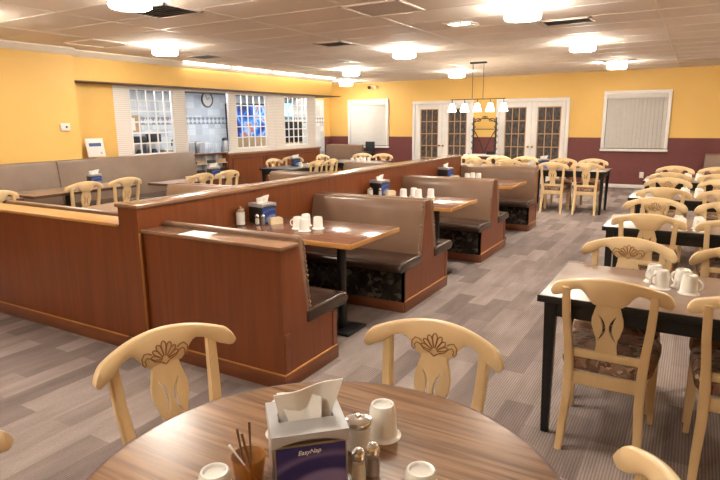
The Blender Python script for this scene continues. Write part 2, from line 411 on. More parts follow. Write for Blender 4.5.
french_pair(2, -4.60, -2.755, [(-4.51,-3.675,-4.36,-3.81), (-3.67,-2.845,-3.53,-2.95)])

# ------------------------------------------------------------------ divider and end wall
dv = B(); add_box(dv, -3.44, -3.24, 2.515, 8.75, 0, 1.055); struct(obj('wall_divider', dv, 'cherry_wood'))
struct(obj('trim_9', add_box(B(), -3.455, -3.222, 2.50, 8.765, 1.055, 1.08, .005), 'cherry_cap'))
struct(box('trim_10', -3.447, -3.233, 2.503, 2.515, 0, .10, 'cherry_wood_trim', bev=.003))
struct(box('trim_11', -3.2395, -3.2355, 2.511, 2.528, .1, .885, 'light_edge_wood', bev=.002))
struct(box('wall_end', -5.45, -3.44, 2.515, 2.62, 0, .915, 'cherry_wood'))
struct(obj('trim_12', add_box(B(), -5.47, -3.44, 2.498, 2.72, .915, .937, .004), 'light_edge_wood'))
struct(box('trim_13', -5.46, -3.447, 2.500, 2.515, 0, .095, 'cherry_wood_trim', bev=.004))
struct(box('trim_15', -5.46, -3.447, 2.503, 2.515, .095, .102, 'light_edge_wood', bev=.002))
# cabinet run below the lattice
def cabinet():
    t = thing('sideboard_cabinet', 'long red-brown panelled cabinet below the white lattice windows', 'cabinet', (-8.48, 8.98, 0))
    box('body', -.13, 0, 0, 3.42, 0, .955, 'cherry_wood', t)
    box('worktop', -.135, .03, -.02, 3.45, .955, .99, 'cherry_cap', t, .006)
    for i in range(3):
        a = .12+i*1.09
        o = box('panel', 0, .006, a+.02, a+1.0, .14, .86, 'cherry_wood', t)
        f = B()
        add_box(f, 0, .016, a, a+1.02, .86, .885); add_box(f, 0, .016, a, a+1.02, .115, .14); add_box(f, 0, .016, a, a+.02, .14, .86); add_box(f, 0, .016, a+1.0, a+1.02, .14, .86)
        obj('moulding', f, 'plank_brown', o, smooth=False)
    box('plinth', 0, .012, 0, 3.42, 0, .09, 'cherry_wood_trim', t, .003)
cabinet()
def pigeonholes():
    t = thing('pigeonhole_shelf', 'open pigeonhole shelf unit between the long bench and the panelled cabinet', 'shelf', (-8.46, 8.02, 0))
    b1 = B(); add_box(b1, -.155, .0, .02, .9, .0, .45)
    obj('base', b1, 'cherry_wood', t)
    s = B()
    add_box(s, -.15, .0, 0, .02, 0, 1.0); add_box(s, -.15, 0, .9, .92, 0, 1.0)
    obj('side', s, 'cherry_wood_trim', t)
    box('back', -.152, -.14, .02, .9, .45, 1.0, 'shelf_white', t)
    box('top', -.155, .02, -.005, .93, 1.0, 1.025, 'cherry_wood_trim', t, .004)
    for z in (.45, .63, .81): box('shelf', -.14, 0, .02, .9, z, z+.015, 'shelf_white', t)
    for y in (.31, .6): box('partition', -.14, -.003, y, y+.015, .465, .999, 'shelf_white', t)
    return t
pigeonholes()
i = 0
for zz in (.645, .825):
    for yy, n in ((8.19, 3), (8.48, 3), (8.77, 3)):
        for q in range(1):
            o = box('stacked_trays', -8.57, -8.465, yy-.11, yy+.11, zz, zz+.05+.012*((i*7) % 3), 'black_plastic' if (i % 2 == 0) else 'cardboard', bev=.004)
            tag(o, ['black tray on the lower shelf beside the long bench', 'brown tray on the lower shelf, middle hole', 'black tray on the lower shelf next to the cabinet',
                    'brown tray on the upper shelf beside the long bench', 'black tray on the upper shelf, middle hole', 'brown tray on the upper shelf next to the cabinet'][i], 'tray'); o.name = 'serving_tray'; i += 1

# long banquette along the left wall
def banquette(y0, y1, label, xb):
    t = thing('banquette', label, 'bench', (xb+.012, y0, 0)); L = y1-y0
    obj('backrest', add_prism(B(), [(0,.36), (.22,.36), (.13,1.06), (.11,1.095), (.06,1.1), (0,1.085)], 'y', 0.004, L-.004, .012), 'vinyl_bench', t)
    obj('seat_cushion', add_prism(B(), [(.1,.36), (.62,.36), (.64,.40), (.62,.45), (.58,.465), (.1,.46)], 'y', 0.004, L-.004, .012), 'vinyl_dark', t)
    box('base', 0, .52, 0, L, 0, .36, 'floral_dark', t)
    return t
banquette(-1.2, 2.1, 'nearest section of the long taupe wall bench, out beside the yellow wall', XL)
banquette(2.1, 4.98, 'taupe wall bench section along the plain yellow wall', XL)
banquette(4.98, 7.68, 'taupe wall bench section running below the first white lattice window', XL)
struct(box('wall_left_bench_back', XP, XL, 5.5, 7.68, 0, 1.07, 'cherry_wood'))

# ------------------------------------------------------------------ chairs
CW = .268
def crest_z(u): return .904-.062*(abs(u)/CW)**2.0
def bend(u): return .055*(u/CW)**2       # ends of the back come forward
def ss(a, b_, x):
    t = max(0, min(1, (x-a)/(b_-a))); return t*t*(3-2*t)
def make_chair():
    t = thing('dining_chair', 'chair', 'chair')
    YC = -.265                             # crest plane, leaning back
    def lean(z): return -.20-.075*ss(.44, .86, z)
    # crest rail
    bm = B(); rings = []; N = 64
    for i in range(N+1):
        q = -1+2*i/N; u = CW*math.sin(q*PI/2)
        au = abs(u)
        th = .051+.079*(1-ss(.052, .130, au)) + .018*ss(.155, .215, au)
        zt = crest_z(u); zb = zt-th
        e = (au-(CW-.034))/.034
        if e > 0:
            k2 = math.sqrt(max(0, 1-min(1, e)**2)); zc = (zt+zb)/2-.004*e; hh = max(.004, (zt-zb)/2*k2); zt, zb = zc+hh, zc-hh
        yc = YC+bend(u); d = .015; c = min(.008, (zt-zb)*.3)
        sec = [(-d,zb+c), (-d+c*.6,zb), (d-c*.6,zb), (d,zb+c), (d,zt-c), (d-c*.7,zt-c*.2), (0,zt+.001), (-d+c*.7,zt-c*.2), (-d,zt-c)]
        rings.append([bm.verts.new((u, yc+y+.012*((.8-z)/.1), z)) for y, z in sec])
    n = len(rings[0])
    for i in range(N):
        for k in range(n): bm.faces.new((rings[i][k], rings[i][(k+1) % n], rings[i+1][(k+1) % n], rings[i+1][k]))
    bm.faces.new(rings[0][::-1]); bm.faces.new(rings[-1])
    cr = obj('crest_rail', bm, 'maple_crest', t, ang=50)
    # carved shell on the front of the crest
    bm = B()
    def P(u, z): return (u, YC+bend(u)+.015+.012*((.8-z)/.1)+.0006, z)
    def loop(pts, r=.0022): add_tube(bm, [P(u, z) for u, z in pts], r, 5)
    bx, bz = 0, .797
    for a in (-66, -44, -22, 0, 22, 44, 66):
        A = math.radians(a); L = .072-.016*abs(a)/66; wv = .20
        pts = []
        for s in range(15):
            q = s/14; ph = -wv+2*wv*q
            rr = L*(.62+.38*math.sin(PI*q)**.6) if 0 < q < 1 else L*.22
            pts.append((bx+rr*math.sin(A+ph), bz-.006+rr*math.cos(A+ph)*.94))
        loop(pts, .0024)
    for sg in (-1, 1):
        loop([(sg*.016,.786), (sg*.040,.794), (sg*.058,.812), (sg*.070,.816), (sg*.078,.806), (sg*.074,.794), (sg*.080,.788), (sg*.088,.798), (sg*.088,.820), (sg*.076,.834), (sg*.060,.830), (sg*.050,.822)], .0024)
    loop([(-.014,.784), (0,.774), (.014,.784)], .0026)
    obj('carved_shell', bm, 'carving_brown', cr, label='brown carved shell ornament')
    # splat with two curved slots
    cu = bpy.data.curves.new('splat', 'CURVE'); cu.dimensions = '2D'; cu.fill_mode = 'BOTH'; cu.extrude = .006; cu.bevel_depth = .002
    def spl(pts):
        s = cu.splines.new('POLY'); s.points.add(len(pts)-1); s.use_cyclic_u = True
        for p, (a, b_) in zip(s.points, pts): p.co = (a, b_, 0, 1)
    key = [(.50,.050), (.53,.046), (.56,.043), (.59,.046), (.63,.058), (.67,.068), (.70,.067), (.735,.058), (.765,.050), (.79,.050)]
    def wz(z):
        for (a, wa), (b_, wb) in zip(key, key[1:]):
            if z <= b_: return wa+(wb-wa)*ss(0, 1, (z-a)/(b_-a))
        return key[-1][1]
    zs = [.50+.29*i/22 for i in range(23)]
    spl([(wz(z), z) for z in zs]+[(-wz(z), z) for z in zs[::-1]])
    for sg in (-1, 1):
        A = []; Bq = []
        for i in range(13):
            q = i/12; z = .578+.150*q
            u = .014+.030*(2*q-1)**2; h = .0078*math.sin(PI*min(1, max(0, q)))**.5+.0005
            A.append((sg*(u-h), z)); Bq.append((sg*(u+h), z))
        spl(A+Bq[::-1])
    tmp = bpy.data.objects.new('tmp', cu); COL.objects.link(tmp)
    dg = bpy.context.evaluated_depsgraph_get(); me = bpy.data.meshes.new_from_object(tmp.evaluated_get(dg))
    bpy.data.objects.remove(tmp); bm = B(); bm.from_mesh(me); bpy.data.meshes.remove(me)
    for v in bm.verts:
        z = v.co.y; y = v.co.z; v.co = (v.co.x, lean(z)+.012+y, z)
    obj('splat', bm, 'maple', t)
    # rear legs run up into the stiles
    for sg in (-1, 1):
        bm = B(); prev = None
        for z, y, w in ((0,-.275,.017), (.12,-.235,.019), (.28,-.205,.021), (.44,-.198,.022), (.55,lean(.55),.020), (.68,lean(.68),.0185), (.80,lean(.80)+.004,.0175), (.838,lean(.838)+.006,.017)):
            xo = sg*(.163+.026*ss(.4,.8,z)+.014*(1-ss(0,.3,z)))
            yy = y+bend(xo)*.6*ss(.5, .8, z); dd = w*.95
            ring = [bm.verts.new((xo+a*w, yy+b_*dd, z)) for a, b_ in ((-1,-1), (1,-1), (1,1), (-1,1))]
            if prev:
                for k in range(4): bm.faces.new((prev[k], prev[(k+1) % 4], ring[(k+1) % 4], ring[k]))
            else: bm.faces.new(ring[::-1])
            prev = ring
        bm.faces.new(prev)
        bmesh.ops.bevel(bm, geom=[e for e in bm.edges if abs(e.verts[0].co.z-e.verts[1].co.z) > .01], offset=.005, segments=2, affect='EDGES')
        obj('leg', bm, 'maple', t)
        bm = B(); prev = None
        for z, w in ((0,.014), (.2,.017), (.40,.021)):
            xo = sg*(.198+.008*(1-z/.4)); yy = .20+.01*(1-z/.4)
            ring = [bm.verts.new((xo+a*w, yy+b_*w, z)) for a, b_ in ((-1,-1), (1,-1), (1,1), (-1,1))]
            if prev:
                for k in range(4): bm.faces.new((prev[k], prev[(k+1) % 4], ring[(k+1) % 4], ring[k]))
            else: bm.faces.new(ring[::-1])
            prev = ring
        bm.faces.new(prev); bmesh.ops.bevel(bm, geom=[e for e in bm.edges if abs(e.verts[0].co.z-e.verts[1].co.z) > .01], offset=.004, segments=2, affect='EDGES')
        obj('leg', bm, 'maple', t)
    box('back_rail', -.155, .155, lean(.50)-.002, lean(.50)+.022, .475, .515, 'maple', t, .005)
    ap = B(); add_box(ap, -.148, .148, -.21, -.188, .335, .40, .003); add_box(ap, -.185, .185, .195, .215, .335, .40, .003)
    for sg in (-1, 1):
        add_prism(ap, [(sg*.150,-.19), (sg*.170,-.19), (sg*.206,.19), (sg*.186,.19)], 'z', .335, .40)
    obj('seat_frame', ap, 'maple', t)
    bm = B()
    add_prism(bm, [(-.135,-.195), (.135,-.195), (.206,-.155), (.230,.19), (.212,.226), (-.212,.226), (-.230,.19), (-.206,-.155)], 'z', .395, .485, .032, 5, 25)
    obj('seat', bm, 'seat_tapestry', t, ang=60)
    return t
CH = Kind(make_chair())
CREST = .262     # the crest sits this far behind the chair's own origin
def chair(cx, cy, face, label, group=None):
    # (cx, cy) is where the middle of the crest stands; face is the direction (degrees, 0 = +x) the sitter looks
    a = math.radians(face); d = Vector((math.cos(a), math.sin(a)))
    o = Vector((cx, cy))+d*CREST
    return CH.put((o.x, o.y, 0), a-PI/2, label, group)
P0 = 'pale maple dining chair '
chair(-1.585, 1.288, -12, P0+'left of the round table, in front of the wood end panel', 'chairs around the round table')
chair(-.757, 1.83, -90, P0+'behind the napkin box at the round table', 'chairs around the round table')
chair(.03, 1.16, 195, P0+'at the right edge of the round table, only its rail showing', 'chairs around the round table')
chair(-1.375, .455, 38, P0+'at the left edge by the round table, only a tip showing', 'chairs around the round table')
rows = ['first', 'second', 'third', 'fourth']
nY = [2.735, 4.86, 6.85, 8.86]; fY = [3.79, 5.90, 8.03, 10.1]; nX = [-.278,-.262,-.25,-.26]; fX = [-.295,-.27,-.25,-.235]; n2 = [.305,.325,.325,.325]; f2 = [.30,.315,.33,.33]
for i in range(4):
    w = 'nearest' if i == 0 else rows[i]
    chair(nX[i], nY[i], 90, P0+'back towards us, left on the near side of %s black-legged table' % w, 'chairs at the black-legged tables on the right')
    chair(n2[i], nY[i], 90, P0+'back towards us, right on the near side of %s black-legged table' % w, 'chairs at the black-legged tables on the right')
    chair(fX[i], fY[i], -90, P0+'facing us, left on the far side of %s black-legged table' % w, 'chairs at the black-legged tables on the right')
    chair(f2[i], fY[i], -90, P0+'facing us, right on the far side of %s black-legged table' % w, 'chairs at the black-legged tables on the right')
FT = 'chairs at the far tables near the glazed doors'
chair(-2.12, 10.27, 88, P0+'back towards us, left at the far table below the glazed doors', FT)
chair(-1.57, 10.30, 92, P0+'back towards us, right at the far table below the glazed doors', FT)
chair(-2.16, 11.40, -90, P0+'facing us across the far table, left one by the glazed doors', FT)
chair(-1.62, 11.42, -90, P0+'facing us across the far table, nearest the right blind window', FT)
chair(-3.60, 10.62, 90, P0+'back just above the last booth, left of two below the pendant', FT)
chair(-3.02, 10.68, 90, P0+'back just above the last booth, right of two below the pendant', FT)
chair(-4.10, 11.60, -90, P0+'facing us past the divider end, in front of the iron rack', FT)
chair(-3.50, 11.72, -90, P0+'facing us above the last booth, middle of three by the doors', FT)
chair(-2.95, 11.72, -90, P0+'facing us above the last booth, rightmost of three by the doors', FT)
LT = 'chairs beyond the divider on the left'
chair(-6.74, 4.50, 178, P0+'at the wall bench table, left one above the end wall', LT)
chair(-6.74, 5.12, 178, P0+'at the wall bench table, right of the pair, beside the post', LT)
chair(-6.74, 3.40, 180, P0+'at the wall bench, at the left edge of the photo', LT)
chair(-6.25, 6.06, 180, P0+'in front of the pigeonhole shelf, left one of the two', LT)
chair(-6.25, 6.62, 180, P0+'in front of the pigeonhole shelf, right one, nearest the panelled cabinet', LT)
chair(-7.45, 9.17, 0, P0+'by the panelled cabinet, left end of the black table', LT)
chair(-7.56, 10.04, -85, P0+'in front of the panelled cabinet, behind the blue napkin box', LT)
chair(-6.26, 9.04, 180, P0+'beyond the divider before the panelled cabinet, left at the table end', LT)
chair(-6.26, 9.58, 180, P0+'beyond the divider before the panelled cabinet, right at the table end', LT)
chair(-7.32, 10.75, 0, P0+'by the end of the panelled cabinet at the last black table', LT)
chair(-6.72, 11.62, -90, P0+'far back below the blind window, left one of the pair', LT)
chair(-6.18, 11.62, -90, P0+'far back below the blind window, right one of the pair', LT)

# ------------------------------------------------------------------ tables
def lipped_table(name, label, x0, x1, y0, y1, z, mat, edge, group=None):
    t = thing(name, label, 'table', ((x0+x1)/2, (y0+y1)/2, 0), 0, group); hx, hy = (x1-x0)/2, (y1-y0)/2
    box('table_top', -hx+.008, hx-.008, -hy+.008, hy-.008, z-.03, z, mat, t, .002)
    e = B()
    add_box(e, -hx, -hx+.0078, -hy, hy, z-.036, z-.0008, .002); add_box(e, hx-.0078, hx, -hy, hy, z-.036, z-.0008, .002)
    add_box(e, -hx+.0078, hx-.0078, -hy, -hy+.0078, z-.036, z-.0008, .002); add_box(e, -hx+.0078, hx-.0078, hy-.0078, hy, z-.036, z-.0008, .002)
    obj('edge_band', e, edge, t)
    return t, hx, hy
def black_table(label, x0, x1, y0, y1, z=.762, top='table_brown', group=None):
    t, hx, hy = lipped_table('dining_table', label, x0, x1, y0, y1, z, top, 'black_paint', group)
    a = B(); ix, iy = hx-.058, hy-.06
    for sy in (-1, 1): add_box(a, -ix, ix, sy*iy-.012, sy*iy+.012, z-.115, z-.03)
    for sx in (-1, 1): add_box(a, sx*ix-.012, sx*ix+.012, -iy, iy, z-.115, z-.03)
    obj('apron', a, 'black_paint', t)
    for sx in (-1, 1):
        for sy in (-1, 1):
            lg = B(); q0 = [lg.verts.new((sx*ix+a*.019-sx*.006, sy*iy+b_*.019, 0)) for a, b_ in ((-1,-1), (1,-1), (1,1), (-1,1))]; q1 = [lg.verts.new((sx*ix+a*.029, sy*iy+b_*.029, z-.03)) for a, b_ in ((-1,-1), (1,-1), (1,1), (-1,1))]
            lg.faces.new(q0[::-1]); lg.faces.new(q1)
            for k in range(4): lg.faces.new((q0[k], q0[(k+1) % 4], q1[(k+1) % 4], q1[k]))
            bmesh.ops.bevel(lg, geom=list(lg.edges), offset=.003, segments=2, affect='EDGES'); obj('leg', lg, 'black_paint', t)
    return t
RT = 'black-legged tables in a column on the right'
RY = [(2.80,3.57), (4.95,5.66), (6.95,7.75), (8.95,9.78)]
for i, (a, b_) in enumerate(RY):
    black_table(['nearest black-legged table with brown top and four mugs on the right', 'second black-legged table from us in the right column', 'third black-legged table from us in the right column', 'fourth and farthest black-legged table in the right column'][i], -.615+(.015 if i else 0), 1.15, a, b_, group=RT)
black_table('far black-legged table with two chair backs towards us, below the glazed doors', -2.50, -1.26, 10.36, 11.16, .75)
black_table('far black-legged table hidden behind the last booth, below the pendant lamp', -4.45, -2.55, 10.78, 11.5, .75)
black_table('black table in front of the panelled cabinet beyond the divider', -7.2, -6.42, 8.45, 9.97, .762, 'black_paint')
black_table('last black table beyond the divider, below the blind window', -7.15, -5.80, 10.35, 11.35, .762, 'black_paint')
def pedestal_table(label, x0, x1, y0, y1, z, legx, top='table_cherry', edge='light_edge_wood', group=None, name='booth_table'):
    t, hx, hy = lipped_table(name, label, x0, x1, y0, y1, z, top, edge, group); cx = (x0+x1)/2
    for lx in legx:
        q = lx-cx
        p = obj('pedestal', add_lathe(B(), [(0,.02), (.036,.02), (.036,z-.05), (.10,z-.045), (.10,z-.03), (0,z-.03)], 20), 'black_paint', t); p.location = (q,0,0)
        bp = box('base_plate', q-.14, q+.14, -.14, .14, 0, .02, 'black_paint', t, .005)
    return t
BT = 'booth tables along the divider'
BTY = [(3.245,4.005), (5.12,5.90), (7.20,7.98)]
for i, (a, b_) in enumerate(BTY):
    pedestal_table(['nearest booth table, glossy cherry top with orange wood edge', 'second booth table along the divider, with four mugs in a row', 'third and farthest booth table along the divider'][i], -3.235, -1.985, a, b_, .79, [-2.30], group=BT)
LB = 'booth tables on the left side of the divider'
for i, (a, b_) in enumerate([(3.2,3.98), (5.25,6.02), (7.2,7.98)]):
    pedestal_table(['booth table behind the low end wall, reflecting the yellow wall', 'second booth table on the left side of the divider', 'third booth table on the left side of the divider'][i], -5.38, -3.445, a, b_, .79, [-4.9], top='table_brown', group=LB)
pedestal_table('brown table at the wall bench with two chairs and a blue napkin box', -7.62, -6.93, 3.92, 5.42, .762, [-7.43], 'table_brown', 'plank_brown', name='bench_table')
pedestal_table('brown table at the wall bench in front of the pigeonhole shelf', -6.98, -6.42, 5.66, 7.05, .762, [-6.88], 'table_brown', 'plank_brown', name='bench_table')
pedestal_table('brown table at the wall bench at the left edge of the photo', -7.62, -6.93, 2.3, 3.80, .762, [-7.43], 'table_brown', 'plank_brown', name='bench_table')
# round table
t = thing('round_table', 'large round table with oak-grain top in the foreground', 'table', (-.69, .976, 0))
R = .59
obj('table_top', add_lathe(B(), [(0,.732), (R-.012,.732), (R-.012,.762), (0,.762)], 96), 'oak_laminate', t)
obj('edge_band', add_lathe(B(), [(R-.012,.7305), (R-.003,.7305), (R,.735), (R,.757), (R-.003,.7612), (R-.012,.7616)], 96, closed=True), 'plank_brown', t)
obj('pedestal', add_lathe(B(), [(0,.03), (.05,.03), (.05,.70), (.16,.715), (.16,.732), (0,.732)], 24), 'black_paint', t)
bp = B()
for k in range(4): add_box(bp, 0, .36, -.03, .03, 0, .035, .006, M=Matrix.Rotation(k*PI/2+.4, 4, 'Z'))
obj('base', bp, 'black_paint', t)

# ------------------------------------------------------------------ booths
def back_poly(s, c, h0, h1, zt=.925, zs=.37, th=.075):
    # inclined padded back, facing s; h0 half gap at the top, h1 at the seat
    p = [(c+s*h0, zt-.02), (c+s*(h0+.012), zt), (c+s*(h0+.045), zt+.002), (c+s*(h0+th), zt-.03), (c+s*(h0+th+.012), zt-.10), (c+s*(h1+th), zs), (c+s*h1, zs)]
    return p if s > 0 else p[::-1]
def seat_poly(s, c, a, b_):
    p = [(c+s*a,.362), (c+s*(b_-.04),.362), (c+s*b_,.385), (c+s*(b_+.004),.42), (c+s*(b_-.03),.452), (c+s*(b_-.1),.46), (c+s*a,.455)]
    return p if s > 0 else p[::-1]
def booth_part(t, s, c, x0, x1, h0, h1, seat_out, base_out, sx, zt=.925):
    # x1 is the aisle end when sx = 1, x0 when sx = -1
    o = obj('backrest', add_prism(B(), back_poly(s, c, h0, h1, zt), 'x', x0+.002, x1-.004, .016, 3, 35), 'vinyl_taupe', t, ang=60)
    xe = x1-.006 if sx > 0 else x0+.006
    pts = []; rr = []
    h = lambda z: h0+(h1-h0)*(.925-z)/(.925-.37)
    for k in range(40):
        z = .455+(.905-.455)*k/39
        pts.append((xe+.004*math.sin(k*2.4), c+s*(h(z)+.062+.004*math.cos(k*1.7)), z)); rr.append(.0085+.0035*math.sin(k*2.1))
    obj('gathered_edge', add_tube(B(), pts, rr, 8), 'vinyl_taupe', o)
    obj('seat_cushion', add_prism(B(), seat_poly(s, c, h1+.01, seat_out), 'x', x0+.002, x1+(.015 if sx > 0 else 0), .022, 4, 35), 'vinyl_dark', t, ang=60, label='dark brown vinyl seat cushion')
    ya, yb = sorted((c+s*(base_out-.03), c+s*base_out))
    box('kick_panel', x0+.002, x1-.002, ya, yb, .09, .362, 'floral_dark', t, label='dark floral cloth panel below the seat')
    ya, yb = sorted((c+s*(base_out-.03), c+s*(base_out+.012)))
    box('front_plinth', x0+.002, x1-.002, ya, yb, 0, .09, 'cherry_wood_trim', t, .003)
def end_panel(t, poly, plin, xa, sx):
    xb = xa+sx*.028; lo, hi = sorted((xa, xb))
    o = obj('end_panel', add_prism(B(), poly, 'x', lo, hi), 'cherry_wood', t)
    lo, hi = sorted((xb, xb+sx*.012))
    tr_ = box('base_trim', lo, hi, plin[0], plin[1], 0, .095, 'cherry_wood_trim', t, .004)
    box('bead', lo, hi-.002 if sx > 0 else hi, plin[0]+.004, plin[1]-.004, .095, .103, 'light_edge_wood', tr_, .002)
    for y0, y1 in ((plin[0]+.008, plin[0]+.055), (plin[1]-.055, plin[1]-.008)): box('stile', lo, lo+.006 if sx > 0 else hi, y0, y1, .104, .355, 'cherry_wood_trim', o)
def double_booth(label, c, x0, x1, sx, group):
    t = thing('double_booth_bench', label, 'bench', (0, c, 0), 0, group)
    for s in (1, -1): booth_part(t, s, 0, x0, x1, .035, .14, .60, .485, sx)
    body = B(); add_prism(body, [(-.45,.0), (.45,0), (.45,.35), (.145,.36), (.03,.90), (-.03,.90), (-.145,.36), (-.45,.35)], 'x', x0+.003, x1-.03)
    obj('core', body, 'cherry_wood', t)
    xa = x1-.03 if sx > 0 else x0+.03
    end_panel(t, [(-.485,0), (.485,0), (.485,.362), (.155,.362), (.04,.92), (-.04,.92), (-.155,.362), (-.485,.362)], (-.485, .485), xa, sx)
    return t
XA = -2.035
DB = 'back-to-back booth benches along the divider'
double_booth('nearest back-to-back booth bench, taupe backs and cherry wood end panel on the aisle', 4.69, -3.236, XA, 1, DB)
double_booth('second back-to-back booth bench along the aisle, beyond the mugs', 6.70, -3.236, XA, 1, DB)
def single_booth(label, yb, s, x0, x1, sx, ledge, zt=.925):
    # wooden back at yb, sitter looks along s
    t = thing('booth_bench', label, 'bench', (0, yb, 0))
    c = .13*s
    booth_part(t, s, c, x0, x1, .035, .10, .60, .46, sx, zt)
    lo, hi = sorted((0, .16*s)); 
    if ledge:
        obj('core', add_prism(B(), [(0,0), (.57*s,0), (.57*s,.35), (.235*s,.36), (.165*s,.885), (0,.885)], 'x', x0+.003, x1-.03), 'cherry_wood', t)
        lo, hi = sorted((-.018*s, .163*s))
        obj('ledge_cap', add_box(B(), x0, x1+.014, lo, hi, .885, .908, .005), 'cherry_cap', t)
        xa = x1-.03
        end_panel(t, [(0,0), (.59*s,0), (.59*s,.362), (.26*s,.362), (.18*s,.885), (0,.885)], tuple(sorted((0, .59*s))), xa, sx)
        lo, hi = sorted((-.012*s, 0)); bpn = box('back_plinth', x0+.004, x1+.010, lo, hi, 0, .095, 'cherry_wood_trim', t, .004); box('bead', x0+.006, x1+.008, lo+.002, hi, .095, .103, 'light_edge_wood', bpn, .002)
    else:
        obj('core', add_prism(B(), [(.11*s,0), (.57*s,0), (.57*s,.35), (.235*s,.36), (.165*s,.885), (.11*s,.885)], 'x', x0+.03, x1-.03), 'cherry_wood', t)
        end_panel(t, [(.10*s,0), (.59*s,0), (.59*s,.362), (.26*s,.362), (.18*s,.92), (.10*s,.92)], tuple(sorted((.1*s, .59*s))), x1-.03 if sx > 0 else x0+.03, sx)
    return t
single_booth('nearest single booth bench, its tall cherry wood back towards us', 2.545, 1, -3.236, XA, 1, True, .94)
single_booth('last single booth bench at the end of the divider, taupe back facing us', 8.98, -1, -3.236, XA, 1, False)
XLB = -5.36
single_booth('booth bench behind the low end wall, only its padded top showing', 2.60, 1, XLB, -3.446, -1, False, .955)
DL = 'back-to-back booth benches on the left side of the divider'
double_booth('nearest booth back on the left side of the divider, by the wall bench', 4.72, XLB, -3.446, -1, DL)
double_booth('second booth back on the left side of the divider, below the black table', 6.62, XLB, -3.446, -1, DL)
double_booth('last booth back on the left side of the divider, below the glazed window blind', 8.68, XLB, -3.446, -1, DL)
# two benches against the back wall
def wall_booth(label, x0, x1, y, z):
    t = thing('booth_bench', label, 'bench', ((x0+x1)/2, y, 0)); h = (x1-x0)/2
    obj('backrest', add_prism(B(), [(0,.3), (-.16,.3), (-.10,z-.03), (-.07,z), (-.02,z), (0,z-.02)][::-1], 'x', -h, h, .018, 3, 35), 'vinyl_taupe', t, ang=60)
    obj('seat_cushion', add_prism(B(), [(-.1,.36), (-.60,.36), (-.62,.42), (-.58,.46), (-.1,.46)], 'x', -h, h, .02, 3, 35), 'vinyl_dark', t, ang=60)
    box('base', -h+.01, h-.01, -.5, -.02, 0, .36, 'cherry_wood', t)
wall_booth('taupe booth bench against the far wall, below the left blind window', -9.62, -8.36, 14.5, .975)
wall_booth('taupe booth bench against the far wall at the right edge of the photo', .20, 1.5, 14.5, .87)

# ------------------------------------------------------------------ tableware
def make_mug():
    t = thing('mug', 'mug', 'mug')
    bm = B()
    add_lathe(bm, [(0,.088), (.024,.088), (.026,.095), (.031,.0955), (.034,.090), (.0365,.08), (.0395,.014), (.045,.006), (.052,.002), (.0515,0), (.042,.001), (.036,.012), (.033,.078), (0,.082)], 28)
    obj('cup', bm, 'white_china', t, ang=60)
    pts = []
    for k in range(13):
        a = -PI/2+PI*k/12; pts.append((.036+.026*math.cos(a), 0, .047+.026*math.sin(a)))
    obj('handle', add_tube(B(), pts, .0048, 8), 'white_china', t)
    return t
MUG = Kind(make_mug())
def mug(x, y, z, rz, label, group): MUG.put((x, y, z), rz, label, group)
g = 'mugs on the round table'
mug(-.678, 1.268, .762, 2.3, 'upside-down white mug behind the salt and pepper on the round table', g)
mug(-.462, 1.045, .762, 2.0, 'upside-down white mug at the bottom edge, right of the shakers', g)
mug(-.862, .812, .762, 3.9, 'upside-down white mug at the bottom edge, left of the amber tumbler', g)
mug(-.925, 1.14, .762, 2.2, 'upside-down white mug half hidden behind the left side of the big napkin box', g)
g = 'mugs on the nearest booth table'
mug(-2.68, 3.58, .79, 3.4, 'upside-down white mug, leftmost of four on the nearest booth table', g)
mug(-2.575, 3.525, .79, 2.4, 'upside-down white mug, front one of four on the nearest booth table', g)
mug(-2.70, 3.72, .79, 2.2, 'upside-down white mug, rear one of four on the nearest booth table', g)
mug(-2.535, 3.655, .79, 1.8, 'upside-down white mug, rightmost of four on the nearest booth table', g)
g = 'mugs on the second booth table'
for q, (x, y) in enumerate([(-2.76,5.66), (-2.70,5.80), (-2.60,5.71), (-2.49,5.80)]):
    mug(x, y, .79, 2.6, 'upside-down white mug, %s of four on the second booth table' % ['first from the left', 'second from the left', 'third from the left', 'last on the right'][q], g)
g = 'mugs on the third booth table'
for q, (x, y) in enumerate([(-2.78,7.78), (-2.74,7.90), (-2.64,7.86)]):
    mug(x, y, .79, 2.4, 'upside-down white mug, %s of the three on the farthest booth table' % ['left', 'middle', 'right'][q], g)
g = 'mugs on the nearest black-legged table'
mug(-.125, 3.325, .762, -2.2, 'upside-down white mug, rear one of the left pair on the nearest black-legged table', g)
mug(-.088, 3.22, .762, -2.4, 'upside-down white mug, front one of the left pair on the nearest black-legged table', g)
mug(.008, 3.285, .762, 2.6, 'upside-down white mug, rear one of the right pair on the nearest black-legged table', g)
mug(.04, 3.18, .762, -.3, 'upside-down white mug, front one of the right pair on the nearest black-legged table', g)
for r_, yy, nm in ((1, 5.10, 'second'), (2, 7.28, 'third'), (3, 9.3, 'fourth')):
    g = 'mugs on the %s black-legged table' % nm
    for q, (dx, dy) in enumerate([(-.07,.06), (-.05,-.05), (.07,.07), (.08,-.04)]):
        mug(dx+.01, yy+dy, .762, 2.4+q, 'upside-down white mug, %s on the %s black-legged table' % (['rear left', 'front left', 'rear right', 'front right'][q], nm), g)
g = 'mugs on the last black table beyond the divider'
for q, (dx, dy) in enumerate([(-.28,10.55), (-.17,10.62), (-.10,10.78), (-.22,10.82), (-.3,10.95), (-.12,11.0)]):
    mug(-6.1+dx, dy, .762, q, 'upside-down white mug, %s of the cluster on the last black table beyond the divider' % ['front left', 'front right', 'middle right', 'middle left', 'back left', 'back right'][q], g)
mug(-6.62, 9.0, .762, 2, 'upside-down white mug on the black table in front of the panelled cabinet', None)

